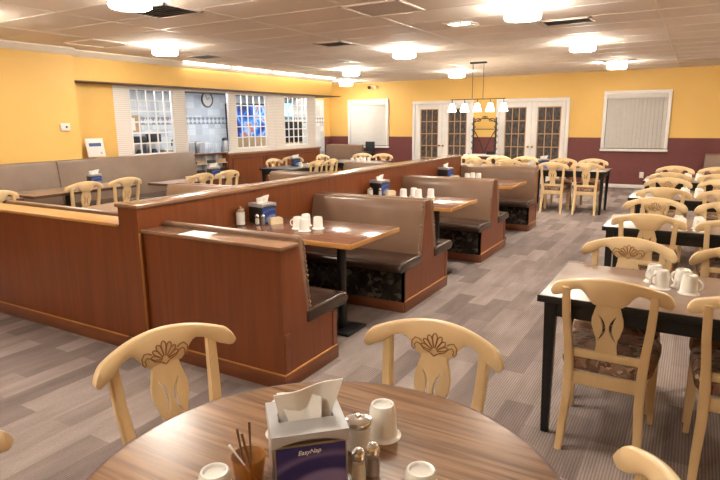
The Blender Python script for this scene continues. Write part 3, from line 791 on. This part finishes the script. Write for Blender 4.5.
def napkin_fold(bm, w, h, seedv):
    # crumpled upright napkin sheets
    rnd = random.Random(seedv)
    for s, (off, top, sh) in enumerate(((.004, h, .26), (-.014, h*.74, -.50))):
        w_ = w; w = w_*(1 if s == 0 else .62)
        nx, nz = 8, 6; grid = []
        for j in range(nz+1):
            row = []
            for i in range(nx+1):
                u = -1+2*i/nx; v = j/nz
                wv = w*(.70+.30*v)
                row.append((u*wv+sh*w*v*.5, off+.010*v*math.sin(2.2*u+s*2)+.003*math.sin(5*u)+rnd.uniform(-.0008,.0008)+.02*v*(1 if s else -.2), -.02+(top+.02)*v*(1+.10*u*(1 if s == 0 else -1))))
            grid.append(row)
        w = w_
        for sgn in (1,):
            va = [[bm.verts.new(p) for p in r_] for r_ in grid]
            vb = [[bm.verts.new((p[0], p[1]+.004, p[2])) for p in r_] for r_ in grid]
            for j in range(nz):
                for i in range(nx):
                    bm.faces.new((va[j][i], va[j][i+1], va[j+1][i+1], va[j+1][i])); bm.faces.new((vb[j][i], vb[j+1][i], vb[j+1][i+1], vb[j][i+1]))
            for i in range(nx):
                bm.faces.new((va[nz][i], va[nz][i+1], vb[nz][i+1], vb[nz][i])); bm.faces.new((va[0][i], vb[0][i], vb[0][i+1], va[0][i+1]))
            for j in range(nz):
                bm.faces.new((va[j][0], va[j+1][0], vb[j+1][0], vb[j][0])); bm.faces.new((va[j][nx], vb[j][nx], vb[j+1][nx], va[j+1][nx]))
def make_dispenser(label, big):
    # front face looks along -y
    t = thing('napkin_dispenser', label, 'napkin box')
    w, d, h = (.086, .080, .170) if big else (.076, .085, .165)
    box('body', -w, w, -d, d, 0, h-.028, 'black_plastic' if not big else 'steel', t, .004)
    # grey lid, arched along its front lip, with a slot
    bm = B(); nx = 16
    lip = [(-w-.003+2*(w+.003)*i/nx, h-.03+.016*math.cos((-1+2*i/nx)*PI/2)) for i in range(nx+1)]
    poly = lip+[(w+.003, h), (-w-.003, h)]
    add_prism(bm, poly, 'y', -d-.006, -d+.012)
    add_box(bm, -w-.003, w+.003, -d+.012, -.022, h-.030, h); add_box(bm, -w-.003, w+.003, .022, d+.004, h-.030, h)
    add_box(bm, -w-.003, -w*.76, -.022, .022, h-.03, h); add_box(bm, w*.76, w+.003, -.022, .022, h-.03, h)
    obj('lid', bm, 'grey_plastic', t)
    pn = box('front_panel', -w+.006, w-.006, -d-.003, -d, .006, h-.034, 'panel_purple' if big else 'panel_blue', t)
    bm = B(); napkin_fold(bm, w*.98, .070 if big else .052, 3 if big else 5)
    for v in bm.verts: v.co.z += h
    obj('napkin', bm, 'paper_white', t, ang=70)
    if big:
        # printed word on the panel
        cu = bpy.data.curves.new('word', 'FONT'); cu.body = 'EasyNap'; cu.size = .0155; cu.extrude = .0004; cu.align_x = 'CENTER'; cu.shear = .25
        tmp = bpy.data.objects.new('tmp', cu); COL.objects.link(tmp); dg = bpy.context.evaluated_depsgraph_get()
        me = bpy.data.meshes.new_from_object(tmp.evaluated_get(dg)); bpy.data.objects.remove(tmp)
        bm = B(); bm.from_mesh(me); bpy.data.meshes.remove(me)
        for v in bm.verts: v.co = (v.co.x-.004, -d-.0034-v.co.z, h-.052+v.co.y+v.co.x*.06)
        obj('lettering', bm, 'paper_white', pn, smooth=False)
    return t
d = make_dispenser('large napkin box with purple front on the round table', True); d.location = (-.748, 1.005, .762); d.rotation_euler = (0,0,math.radians(44))
ND = Kind(make_dispenser('', False)); ND.put((-3.138, 3.70, .79), math.radians(80), 'black napkin box with blue front on the nearest booth table')
ND.put((-3.138, 5.80, .79), math.radians(80), 'black napkin box with blue front on the second booth table')
ND.put((-3.138, 7.84, .79), math.radians(80), 'black napkin box with blue front on the farthest booth table')
ND.put((-7.40, 5.08, .762), math.radians(75), 'black napkin box with blue front on the wall bench table')
ND.put((-6.72, 6.75, .762), math.radians(75), 'blue napkin box in front of the pigeonhole shelf')
ND.put((-6.98, 9.32, .762), math.radians(60), 'blue napkin box in front of the panelled cabinet')
ND.put((-2.42, 10.9, .75), math.radians(30), 'small napkin box on the left end of the far black-legged table')

def make_pourer(label):
    t = thing('sugar_pourer', label, 'sugar jar')
    obj('jar', add_lathe(B(), [(0,0), (.032,0), (.035,.004), (.035,.088), (.032,.1), (.0305,.1), (.0325,.086), (.0325,.006), (0,.004)], 24), 'clear_glass', t, ang=50)
    obj('sugar', add_lathe(B(), [(0,.0065), (.0318,.0065), (.0318,.090), (0,.094)], 24), 'sugar_white', t)
    obj('lid', add_lathe(B(), [(0,.1005), (.036,.1005), (.0365,.108), (.034,.114), (.02,.121), (.008,.124), (.007,.132), (0,.133)], 24), 'chrome', t, label='chrome screw lid')
    return t
SP = Kind(make_pourer(''))
q_ = SP.put((-.702, 1.176, .762), 0, 'glass sugar pourer with chrome lid behind the shakers on the round table'); q_.scale = (1, 1, .78)
q_ = SP.put((-3.19, 3.48, .79), 0, 'glass sugar pourer left of the napkin box on the nearest booth table'); q_.scale = (1.12, 1.12, 1.22)
SP.put((-3.17, 5.63, .79), 0, 'glass sugar pourer in front of the napkin box on the second booth table')
SP.put((-6.52, 8.86, .762), 0, 'sugar pourer on the black table in front of the panelled cabinet')
def make_shaker(label, fill):
    t = thing('shaker', label, 'shaker')
    prof = [(0,0), (.018,0), (.0205,.003), (.0195,.03), (.0165,.058), (.0155,.062), (.0145,.062), (.0150,.056), (.0175,.03), (.0182,.005), (0,.004)]
    obj('jar', add_lathe(B(), prof, 10), 'clear_glass', t, ang=20)
    obj('filling', add_lathe(B(), [(0,.006), (.0174,.006), (.0168,.03), (.0145,.052), (0,.053)], 10), fill, t)
    obj('cap', add_lathe(B(), [(0,.0625), (.0175,.0625), (.018,.072), (.016,.082), (.009,.089), (0,.091)], 20), 'chrome', t, label='chrome pierced cap')
    return t
SA = Kind(make_shaker('', 'salt_cream')); PE = Kind(make_shaker('', 'pepper_brown'))
SA.put((-.630, 1.055, .762), 0, 'glass salt shaker with chrome cap beside the big napkin box')
PE.put((-.612, 1.093, .762), 0, 'glass pepper shaker with chrome cap, right of the salt on the round table')
SA.put((-3.085, 3.565, .79), 0, 'glass salt shaker in front of the napkin box on the nearest booth table')
PE.put((-3.03, 3.575, .79), .3, 'glass pepper shaker in front of the napkin box on the nearest booth table')
SA.put((-3.06, 5.67, .79), 0, 'glass salt shaker in front of the napkin box on the second booth table')
SA.put((-6.50, 9.06, .762), 0, 'salt shaker beside the pourer on the black table by the panelled cabinet')
def make_caddy(label):
    t = thing('sugar_caddy', label, 'caddy')
    bm = B(); add_box(bm, -.055, .055, -.03, -.027, 0, .045); add_box(bm, -.055, .055, .027, .03, 0, .045); add_box(bm, -.055, -.052, -.027, .027, 0, .045); add_box(bm, .052, .055, -.027, .027, 0, .045); add_box(bm, -.052, .052, -.027, .027, 0, .004)
    obj('holder', bm, 'packet_cream', t)
    bm = B()
    for k in range(9): add_box(bm, -.048+k*.0108, -.048+k*.0108+.008, -.024, .024, .0045, .052+.004*(k % 2), M=None)
    obj('packets', bm, 'paper_white' if False else 'packet_cream', t)
    return t
SC = Kind(make_caddy(''))
SC.put((-2.98, 3.675, .79), math.radians(62), 'cream packet caddy in front of the napkin box on the nearest booth table')
SC.put((-2.98, 5.77, .79), math.radians(62), 'cream packet caddy beside the napkin box on the second booth table')
SC.put((-2.97, 7.81, .79), math.radians(62), 'cream packet caddy beside the napkin box on the farthest booth table')
# amber tumbler with stir sticks
t = thing('tumbler', 'amber glass tumbler left of the big napkin box', 'glass', (-.842, .902, .762))
obj('glass', add_lathe(B(), [(0,0), (.027,0), (.030,.004), (.041,.088), (.0405,.09), (.0385,.088), (.0275,.010), (0,.008)], 28), 'amber_glass', t, ang=50)
for k, (ax, ay, ln, m_, lab) in enumerate([(-.042,.014,.135,'stick_brown','brown stir stick leaning left in the amber tumbler'), (-.012,.020,.16,'stick_brown','tallest brown stir stick standing in the amber tumbler'),
                               (-.031,.016,.125,'stick_brown','middle brown stir stick in the amber tumbler'), (-.040,-.012,.110,'paper_white','white stir stick in the amber tumbler')]):
    bot = Vector((.006+.004*k, -.012+.008*k, .012)); dirv = Vector((ax*1.0, ay, .1)).normalized()
    tip = bot+Vector((ax*1.15-bot.x, ay*1.2-bot.y, ln-.012))
    pts = [bot.lerp(tip, q/6) for q in range(7)]
    o = obj('stir_stick', add_tube(B(), pts, [.0022,.0022,.0022,.0022,.0024,.003,.0034], 6), m_)
    o.location = (-.842, .902, .762); tag(o, lab, 'stir stick')
# saucers, plates, folded napkins beyond the divider
o = obj('saucer', add_lathe(B(), [(0,0), (.04,0), (.045,.004), (.075,.014), (.076,.016), (.043,.008), (0,.006)], 28), 'white_china'); o.location = (-7.15, 4.55, .762); tag(o, 'white saucer on the wall bench table behind the left chair', 'saucer')
bm = B(); napkin_fold(bm, .07, .05, 11); o = obj('napkin', bm, 'paper_white', ang=70); o.location = (-6.62, 6.12, .786); tag(o, 'crumpled white napkin on the table in front of the pigeonhole shelf', 'napkin')
bm = B(); add_lathe(bm, [(0,0), (.03,0), (.042,.07), (.040,.07), (.029,.004), (0,.004)], 16); o = obj('tumbler', bm, 'amber_glass'); o.location = (-7.22, 4.92, .762); tag(o, 'small amber tumbler beside the napkin box on the wall bench table', 'glass')
bm = B(); add_box(bm, -.105, .105, -.075, .075, 0, .0008); o = obj('reflection_sheet', bm, 'paper_white'); o.location = (-2.78, 2.615, .908); o.rotation_euler = (0,0,.05); tag(o, 'white patch added as the reflection on the ledge of the nearest booth bench', 'reflection')  # thin white sheet added as the glossy reflection on the ledge

# ------------------------------------------------------------------ lamps
def make_lamp():
    t = thing('ceiling_light', '', 'lamp')
    obj('diffuser', add_lathe(B(), [(0,-.138), (.158,-.136), (.174,-.128), (.178,-.118), (.178,-.055), (0,-.055)], 40), 'lamp_glow', t, ang=50)
    obj('ring', add_lathe(B(), [(.178,-.082), (.182,-.082), (.182,-.092), (.178,-.092)], 40, closed=True), 'white_trim', t)
    obj('pan', add_lathe(B(), [(0,-.055), (.10,-.055), (.11,-.02), (.13,-.012), (.13,0), (0,0)], 32), 'white_trim', t)
    return t
CL = Kind(make_lamp()); g = 'round drum ceiling lights'
for x, y, lab in [(-1.62,6.02,'at the top centre right, nearest and largest above the aisle'), (-1.57,9.2,'second above the aisle, before the glazed doors'), (-1.50,12.74,'farthest above the aisle, over the right blind window'),
                  (-4.12,8.45,'in the middle of the ceiling above the divider'), (-6.6,10.92,'above the far left tables, right of the soffit'), (-8.55,13.87,'beyond the end of the soffit, over the left blind window'),
                  (-4.92,12.86,'left of the pendant lamp, before the glazed doors'), (-6.86,6.07,'left, in front of the yellow soffit'), (-4.38,3.53,'at the top left edge beside the dark vent'),
                  (-6.6,3.1,'off the left edge above the wall bench'), (-1.62,2.75,'above the round table, nearest over the aisle'), (1.25,4.4,'right of the frame above the nearest black-legged table'), (1.25,7.8,'right of the frame above the third black-legged table'),
                  (1.25,11.4,'right of the frame near the far wall'), (-1.2,-.6,'behind the camera position'), (-4.4,.2,'left behind the camera position')]:
    CL.put((x, y, CE), 0, 'white glowing drum ceiling light '+lab, g)
def vent(label, x, y, hx, hy, dark=True):
    t = thing('ceiling_vent', label, 'vent', (x, y, CE))
    f = B(); add_box(f, -hx, hx, -hy, -hy+.03, -.014, 0); add_box(f, -hx, hx, hy-.03, hy, -.014, 0); add_box(f, -hx, -hx+.03, -hy, hy, -.014, 0); add_box(f, hx-.03, hx, -hy, hy, -.014, 0)
    obj('frame', f, 'tee_bar', t)
    box('backing', -hx+.03, hx-.03, -hy+.03, hy-.03, -.005, 0, 'black_plastic' if dark else 'grille_grey', t)
    n = max(3, int(2*hy/.07))
    if dark:
        for k in range(n):
            yy = -hy+.05+(2*hy-.1)*k/(n-1); s = B(); add_box(s, -hx+.03, hx-.03, -.012, .012, -.0015, .0015, M=Matrix.Translation((0,yy,-.011)) @ Matrix.Rotation(.6, 4, 'X'))
            obj('louvre', s, 'steel', t)
vent('dark louvred ceiling vent beside the nearest aisle light', -1.42, 7.22, .28, .16)
vent('dark louvred ceiling vent above the divider, left of centre', -4.70, 7.30, .24, .2)
vent('louvred ceiling vent next to the farthest aisle light', -1.45, 12.45, .3, .16)
vent('small ceiling vent in front of the yellow soffit', -7.40, 7.42, .26, .2)
vent('dark louvred ceiling vent at the top left beside the drum light', -4.80, 4.25, .32, .25)
vent('flat grey return grille at the top middle of the ceiling', -2.86, 5.38, .33, .33, False)
vent('flat grey ceiling panel above the left wall corner', -7.42, 5.38, .33, .33, False)
t = thing('recessed_light', 'recessed twin spot light in the ceiling right of the grey grille', 'lamp', (-2.53, 6.70, CE))
f = B(); add_box(f, -.17, .17, -.16, -.11, -.012, 0, .003); add_box(f, -.17, .17, .11, .16, -.012, 0, .003); add_box(f, -.17, -.13, -.11, .11, -.012, 0); add_box(f, .13, .17, -.11, .11, -.012, 0)
obj('frame', f, 'white_trim', t)
for sx in (-1, 1):
    o = obj('bulb', add_lathe(B(), [(0,-.008), (.045,-.007), (.05,0), (0,0)], 20), 'bulb_glow', t); o.location = (sx*.065, 0, 0)
# cove tubes along the soffit crown
for i in range(4):
    y0 = 7.72+i*1.30
    t = thing('tube_light', 'thin light tube on the soffit crown, %s' % ['nearest of the four', 'second from the near end', 'third from the near end', 'farthest of the four'][i], 'lamp', (-8.275, y0, CE-.022), 0, 'light tubes along the soffit')
    obj('tube', add_tube(B(), [(0,.02,0), (0,1.22,0)], .013, 10), 'tube_glow', t)
    for q in (0, 1.22): obj('end_cap', add_tube(B(), [(0,q,0), (0,q+.02,0)], .015, 10), 'white_trim', t)
# pendant with five shades
t = thing('pendant_lamp', 'black pendant with a bar of five glowing white shades', 'lamp', (-3.82, 11.15, 0))
box('canopy', -.16, .16, -.05, .05, CE-.03, CE, 'black_iron', t, .004)
box('bar', -.56, .56, -.008, .008, 2.03, 2.045, 'black_iron', t, .002)
for sx in (-.11, .11): obj('rod', add_tube(B(), [(sx,0,2.045), (sx,0,CE-.03)], .006, 8), 'black_iron', t)
for k in range(5):
    xx = -.53+k*.265
    s = obj('shade', add_lathe(B(), [(.032,1.955), (.04,1.95), (.085,1.80), (.082,1.80), (.036,1.946), (.03,1.95)], 24, closed=True), 'shade_glow', t); s.location = (xx,0,0)
    st = obj('socket', add_lathe(B(), [(0,1.945), (.03,1.945), (.03,1.965), (.008,1.975), (.008,2.03), (0,2.03)], 14), 'black_iron', s)
    obj('bulb', add_lathe(B(), [(0,1.83), (.022,1.845), (.028,1.87), (.018,1.91), (.012,1.945), (0,1.945)], 14), 'bulb_glow', s)

# ------------------------------------------------------------------ far wall fittings
t = thing('iron_rack', 'black wrought iron rack with white shelf between the glazed doors', 'rack', (-4.76, 14.42, 0))
for sx in (-.33, .27):
    for sy in (-.12, .2): obj('post', add_tube(B(), [(sx,sy,0), (sx,sy,1.70 if sy > 0 else .78)], .022, 8), 'black_iron', t)
box('shelf', -.46, .42, -.16, .26, .72, .76, 'white_trim', t, .005)
for z in (.3, 1.40): obj('bar', add_tube(B(), [(-.33,.2,z), (.27,.2,z)], .009, 6), 'black_iron', t)
sc = B()
for sg in (-1, 1):
    add_tube(sc, [(-.03+sg*(.02+.27*q**1.4), .2, .78+.6*q) for q in [k/10 for k in range(11)]], .012, 6)
    add_tube(sc, [(-.03+sg*(.17+.09*math.cos(a)*(1-.06*k)), .2, 1.63+.05*math.sin(a)*(1-.05*k)) for k, a in enumerate([j*.5 for j in range(13)])], .012, 6)
    add_tube(sc, [(-.03+sg*.30, .2+.0, .9+.1*k+0) for k in range(8)], .005, 6)
    for k in range(5): add_tube(sc, [(-.03+sg*(.30+.05*math.sin(j*.7)), .2-.0, .86+.16*k+.018*j) for j in range(9)], .009, 6)
add_tube(sc, [(-.30+.54*k/12, .2, 1.58+.10*math.sin(PI*k/12)) for k in range(13)], .011, 6)
for k in range(3): add_tube(sc, [(-.03+.04*(k-1)+.035*math.cos(j*.52), .2, 1.70+.035*math.sin(j*.52)) for j in range(13)], .007, 6)
obj('scrollwork', sc, 'black_iron', t)
bm = B()
add_lathe(bm, [(0,0), (.11,0), (.12,.02), (.13,.075), (.125,.075), (.11,.02), (0,.01)], 20); o = obj('serving_bowl', bm, 'black_plastic'); o.location = (-4.55, 14.44, .76); tag(o, 'dark bowl on the shelf of the iron rack', 'bowl')
t = thing('emergency_light', 'twin-head emergency light high on the far wall', 'lamp', (-8.30, YB+.002, 2.60))
box('housing', -.07, .07, -.05, 0, .01, .06, 'packet_cream', t, .006)
for sx, m_ in ((-.10, 'black_plastic'), (.10, 'packet_cream')):
    bm = B(); add_lathe(bm, [(0,0), (.03,0), (.05,.05), (.05,.07), (0,.075)], 14)
    bmesh.ops.transform(bm, matrix=Matrix.Translation((sx,-.03,.02)) @ Matrix.Rotation(PI/2+.4, 4, 'X'), verts=bm.verts); obj('lamp_head', bm, m_, t)
t = thing('wall_outlet', 'white wall outlet low on the burgundy wall', 'outlet', (-1.04, YB-.003, .32))
box('plate', -.045, .045, -.008, 0, -.07, .07, 'cream_trim', t, .003)
for z in (-.03, .03): box('socket', -.018, .018, -.011, -.0075, z-.018, z+.018, 'white_trim', t, .002)
t = thing('thermostat', 'small white thermostat on the yellow left wall', 'thermostat', (XL-.002, 5.26, 1.585))
box('case', 0, .025, -.075, .075, -.055, .055, 'white_trim', t, .006); box('display', .0245, .027, .0, .03, -.015, .015, 'black_plastic', t)
t = thing('framed_card', 'white framed card with a small picture standing on the wall bench', 'card', (-8.40, 5.86, 1.1), 0)
bm = B(); add_box(bm, -.008, .008, -.16, .16, 0, .30, .004, M=Matrix.Rotation(-.15, 4, 'Y')); obj('frame', bm, 'white_trim', t)
for nm, a, b_, z0, z1, m_ in (('picture', -.11, .11, .17, .225, 'panel_blue'), ('badge', .07, .11, .04, .075, 'grey_plastic')):
    bm = B(); add_box(bm, .008, .0095, a, b_, z0, z1, M=Matrix.Rotation(-.15, 4, 'Y')); obj(nm, bm, m_, t)
t = thing('highchair', 'black highchair tray and back beside the far bench by the left blind window', 'highchair', (-8.12, 14.3, 0))
for sx in (-.15, .15):
    for sy in (-.15, .15): obj('leg', add_tube(B(), [(sx*1.2,sy*1.2,0), (sx*.85,sy*.85,.55)], .014, 8), 'black_plastic', t)
box('seat', -.15, .15, -.15, .15, .55, .60, 'black_plastic', t, .012); box('backrest', -.15, .15, .12, .16, .60, 1.06, 'black_plastic', t, .015)
obj('tray', add_prism(B(), [(-.2,-.26), (.2,-.26), (.2,-.1), (-.2,-.1)], 'z', .76, .785, .008), 'black_plastic', t)
for sx in (-.15, .15): box('arm', sx-.012, sx+.012, -.2, .13, .74, .76, 'black_plastic', t, .004)

# ------------------------------------------------------------------ service room
for i, (y, lab) in enumerate(((7.6,'behind the first lattice window'), (9.6,'behind the clock opening'), (11.6,'behind the last lattice window'))):
    t = thing('ceiling_panel_light', 'white panel light on the service room ceiling '+lab, 'lamp', (-8.80, y, 2.278), 0, 'service room panel lights')
    box('frame', -.1, .1, -.62, .62, -.02, 0, 'white_trim', t, .003); box('diffuser', -.09, .09, -.59, .59, -.024, -.0205, 'cool_panel', t)
t = thing('service_counter', 'white counter along the tiled wall of the service room', 'counter', (-9.816, 6.52, 0))
box('cupboard', 0, .38, 0, 7.0, .08, .88, 'shelf_white', t); box('plinth', 0, .34, 0, 7.0, 0, .08, 'black_plastic', t); box('worktop', 0, .42, 0, 7.0, .88, .92, 'grey_plastic', t, .006)
CT = .92
t = thing('wall_clock', 'round wall clock with dark rim on the tiled wall', 'clock', (XT+.029, 9.80, 2.155), 0)
bm = B(); add_lathe(bm, [(.15,0), (.18,0), (.183,.02), (.17,.035), (.152,.03)], 32, closed=True); bmesh.ops.transform(bm, matrix=Matrix.Rotation(PI/2, 4, 'Y'), verts=bm.verts); obj('rim', bm, 'clock_rim', t)
bm = B(); add_lathe(bm, [(0,0), (.152,0), (.152,.012), (0,.012)], 32); bmesh.ops.transform(bm, matrix=Matrix.Rotation(PI/2, 4, 'Y'), verts=bm.verts); obj('face', bm, 'clock_face', t)
for L, a in ((.09, 60), (.12, 330)):
    A = math.radians(a); obj('hand', add_tube(B(), [(.016,0,0), (.016,L*math.sin(A),L*math.cos(A))], .005, 6), 'black_plastic', t)
def brewer(label, y, h, w, body='steel'):
    t = thing('coffee_brewer', label, 'coffee machine', (-9.79, y, CT))
    box('base', 0, .34, -w/2, w/2, 0, .05, 'black_plastic', t, .006); box('tower', 0, .14, -w/2, w/2, .05, h, body, t, .008); box('head', .14, .33, -w/2, w/2, h-.16, h, 'black_plastic', t, .01)
    p = obj('pot', add_lathe(B(), [(0,0), (.06,0), (.075,.03), (.07,.09), (.045,.13), (.045,.15), (0,.15)], 18), 'black_plastic', t); p.location = (.235, 0, .05)
brewer('black and steel coffee brewer behind the first lattice window', 7.62, .46, .26)
brewer('steel coffee brewer behind the first lattice window, right of the black one', 7.98, .5, .24)
def toaster(label, y):
    t = thing('toaster', label, 'toaster', (-9.62, y, CT))
    box('body', -.14, .14, -.13, .13, .02, .30, 'steel', t, .03); box('side_panel', .14, .147, -.05, .11, .05, .28, 'grey_plastic', t)
    for q in (-.06, .06): box('slot', -.1, .1, q-.012, q+.012, .299, .303, 'black_plastic', t)
    for sx in (-.1, .1): box('foot', sx-.02, sx+.02, -.1, .1, 0, .02, 'black_plastic', t)
toaster('steel toaster at the left of the opening below the clock', 8.90); toaster('steel toaster, right one of the two below the clock', 9.19)
for i in range(5):
    o = obj('glass_rack', add_lathe(B(), [(0,0), (.035,0), (.045,.25), (.043,.25), (.033,.005), (0,.005)], 14), 'clear_glass'); o.name = 'tall_glass'
    o.location = (-9.62+.04*(i % 2), 9.40+.095*i, CT); tag(o, 'tall clear glass below the clock, %s of five in the row' % ['first', 'second', 'third', 'fourth', 'last'][i], 'glass', 'glasses below the clock')
t = thing('water_pitcher', 'black-topped steel pitcher in the opening below the clock', 'pitcher', (-9.5, 9.98, CT))
obj('body', add_lathe(B(), [(0,0), (.085,0), (.095,.12), (.07,.30), (0,.30)], 18), 'steel', t); obj('lid', add_lathe(B(), [(0,.3005), (.075,.3005), (.06,.36), (0,.38)], 18), 'black_plastic', t)
obj('handle', add_tube(B(), [(0,.09,.08), (0,.15,.11), (0,.15,.25), (0,.07,.28)], .012, 8), 'black_plastic', t)
t = thing('tap', 'black swan-neck tap behind the first lattice window', 'tap', (-9.55, 8.62, CT))
obj('spout', add_tube(B(), [(0,0,.03), (0,0,.3)]+[(.0, -.09+.09*math.cos(a), .3+.09*math.sin(a)) for a in [k*PI/8 for k in range(1, 9)]]+[(0,-.18,.24)], .014, 8), 'black_plastic', t)
obj('base', add_lathe(B(), [(0,0), (.03,0), (.025,.03), (0,.03)], 14), 'black_plastic', t)
for i, (y, m_, h, w, lab) in enumerate([(7.33,'cardboard',.14,.1,'brown box at the left end of the service counter'), (8.28,'cardboard',.16,.09,'brown tub beside the steel coffee brewer'), (8.5,'cardboard',.14,.08,'brown tub next to the swan-neck tap'), (10.22,'yellow_plastic',.2,.05,'yellow carton behind the middle lattice window')]):
    t = thing('storage_tub', lab, 'tub', (-9.58, y, CT)); box('body', -.09, .09, -w, w, 0, h, m_, t, .008); box('lid', -.095, .095, -w-.005, w+.005, h, h+.025, 'white_trim', t, .006)
# picture and shelf seen through the first lattice
t = thing('wall_notice', 'brown patterned notice on the tiled wall behind the first lattice window', 'notice', (XT+.029, 7.75, 1.62))
box('board', 0, .012, -.16, .16, -.17, .17, 'cardboard', t); box('sheet', .012, .014, -.12, .02, -.13, .12, 'paper_white', t)
t = thing('wall_notice', 'dark speckled notice on the tiled wall, left of the brown one', 'notice', (XT+.029, 7.32, 1.60))
box('board', 0, .012, -.12, .12, -.17, .17, 'black_plastic', t); box('sheet', .012, .014, -.08, .08, -.05, .14, 'shelf_white', t)
# drinks machine with a bright picture front behind the middle lattice
t = thing('drinks_machine', 'tall drinks machine with blue and red picture front behind the middle lattice window', 'drinks machine', (-9.80, 10.36, 0.92))
box('cabinet', 0, .30, 0, 1.24, 0, 1.16, 'black_plastic', t, .01)
m, nt, b = base_mat('drink_front', .3)
v = coords(nt, (1, 1, 1))
n = nd(nt, 'ShaderNodeTexNoise'); n.inputs['Scale'].default_value = 2.6; n.inputs['Detail'].default_value = 1; n.inputs['Distortion'].default_value = 1.2
nt.links.new(v, n.inputs['Vector'])
col = ramp(nt, n.outputs['Fac'], [(.30,(.004,.006,.02)), (.40,(.01,.03,.25)), (.5,(.02,.2,.55)), (.56,(.28,.42,.65)), (.62,(.3,.09,.07)), (.72,(.36,.13,.10))])
nt.links.new(col, b.inputs['Base Color']); nt.links.new(col, b.inputs['Emission Color']); b.inputs['Emission Strength'].default_value = .22
box('picture_front', .3, .304, .02, 1.22, .36, 1.12, 'drink_front', t); box('lower_panel', .3, .306, .02, 1.22, .03, .34, 'cardboard', t)
# screen on its bracket behind the last lattice window
t = thing('screen', 'wall screen glowing cyan behind the last lattice window', 'screen', (XT+.029, 12.62, 1.96))
box('case', 0, .05, -.38, .38, -.19, .19, 'black_plastic', t, .006); box('display', .05, .052, -.36, .36, -.17, .17, 'screen_cyan', t)
t = thing('drinks_fridge', 'black glass-fronted fridge below the cyan screen', 'fridge', (-9.80, 12.32, .92))
box('cabinet', 0, .36, 0, .68, 0, .74, 'black_plastic', t, .01); box('door', .36, .375, .03, .65, .03, .71, 'black_paint', t, .004); obj('handle', add_tube(B(), [(.385,.60,.15), (.40,.60,.2), (.40,.60,.55), (.385,.60,.6)], .01, 8), 'steel', t)
for i in range(5):
    t = thing('storage_jar', 'small pale jar on the cabinet side of the last lattice window, %s of five' % ['first', 'second', 'third', 'fourth', 'fifth'][i], 'jar', (XP-.12, 11.36+i*.15, 1.0), 0, 'jars behind the last lattice window')
    obj('body', add_lathe(B(), [(0,0), (.045,0), (.05,.02), (.048,.1), (.035,.12), (0,.12)], 16), 'packet_cream' if i < 4 else 'steel', t); obj('lid', add_lathe(B(), [(0,.1205), (.038,.1205), (.038,.14), (0,.142)], 16), 'cardboard', t)
struct(box('trim_14', XP-.26, XP-.062, 9.2, 12.44, .965, 1.0, 'shelf_white'))

# ------------------------------------------------------------------ world and view
w = bpy.data.worlds.new('world'); scene.world = w; w.use_nodes = True
w.node_tree.nodes['Background'].inputs[0].default_value = (.02,.022,.03,1); w.node_tree.nodes['Background'].inputs[1].default_value = .3
vs = scene.view_settings; scene.display_settings.display_device = 'sRGB'
vs.view_transform = 'Standard'; vs.look = 'None'; vs.gamma = 1; vs.use_curve_mapping = False; vs.exposure = 1.87
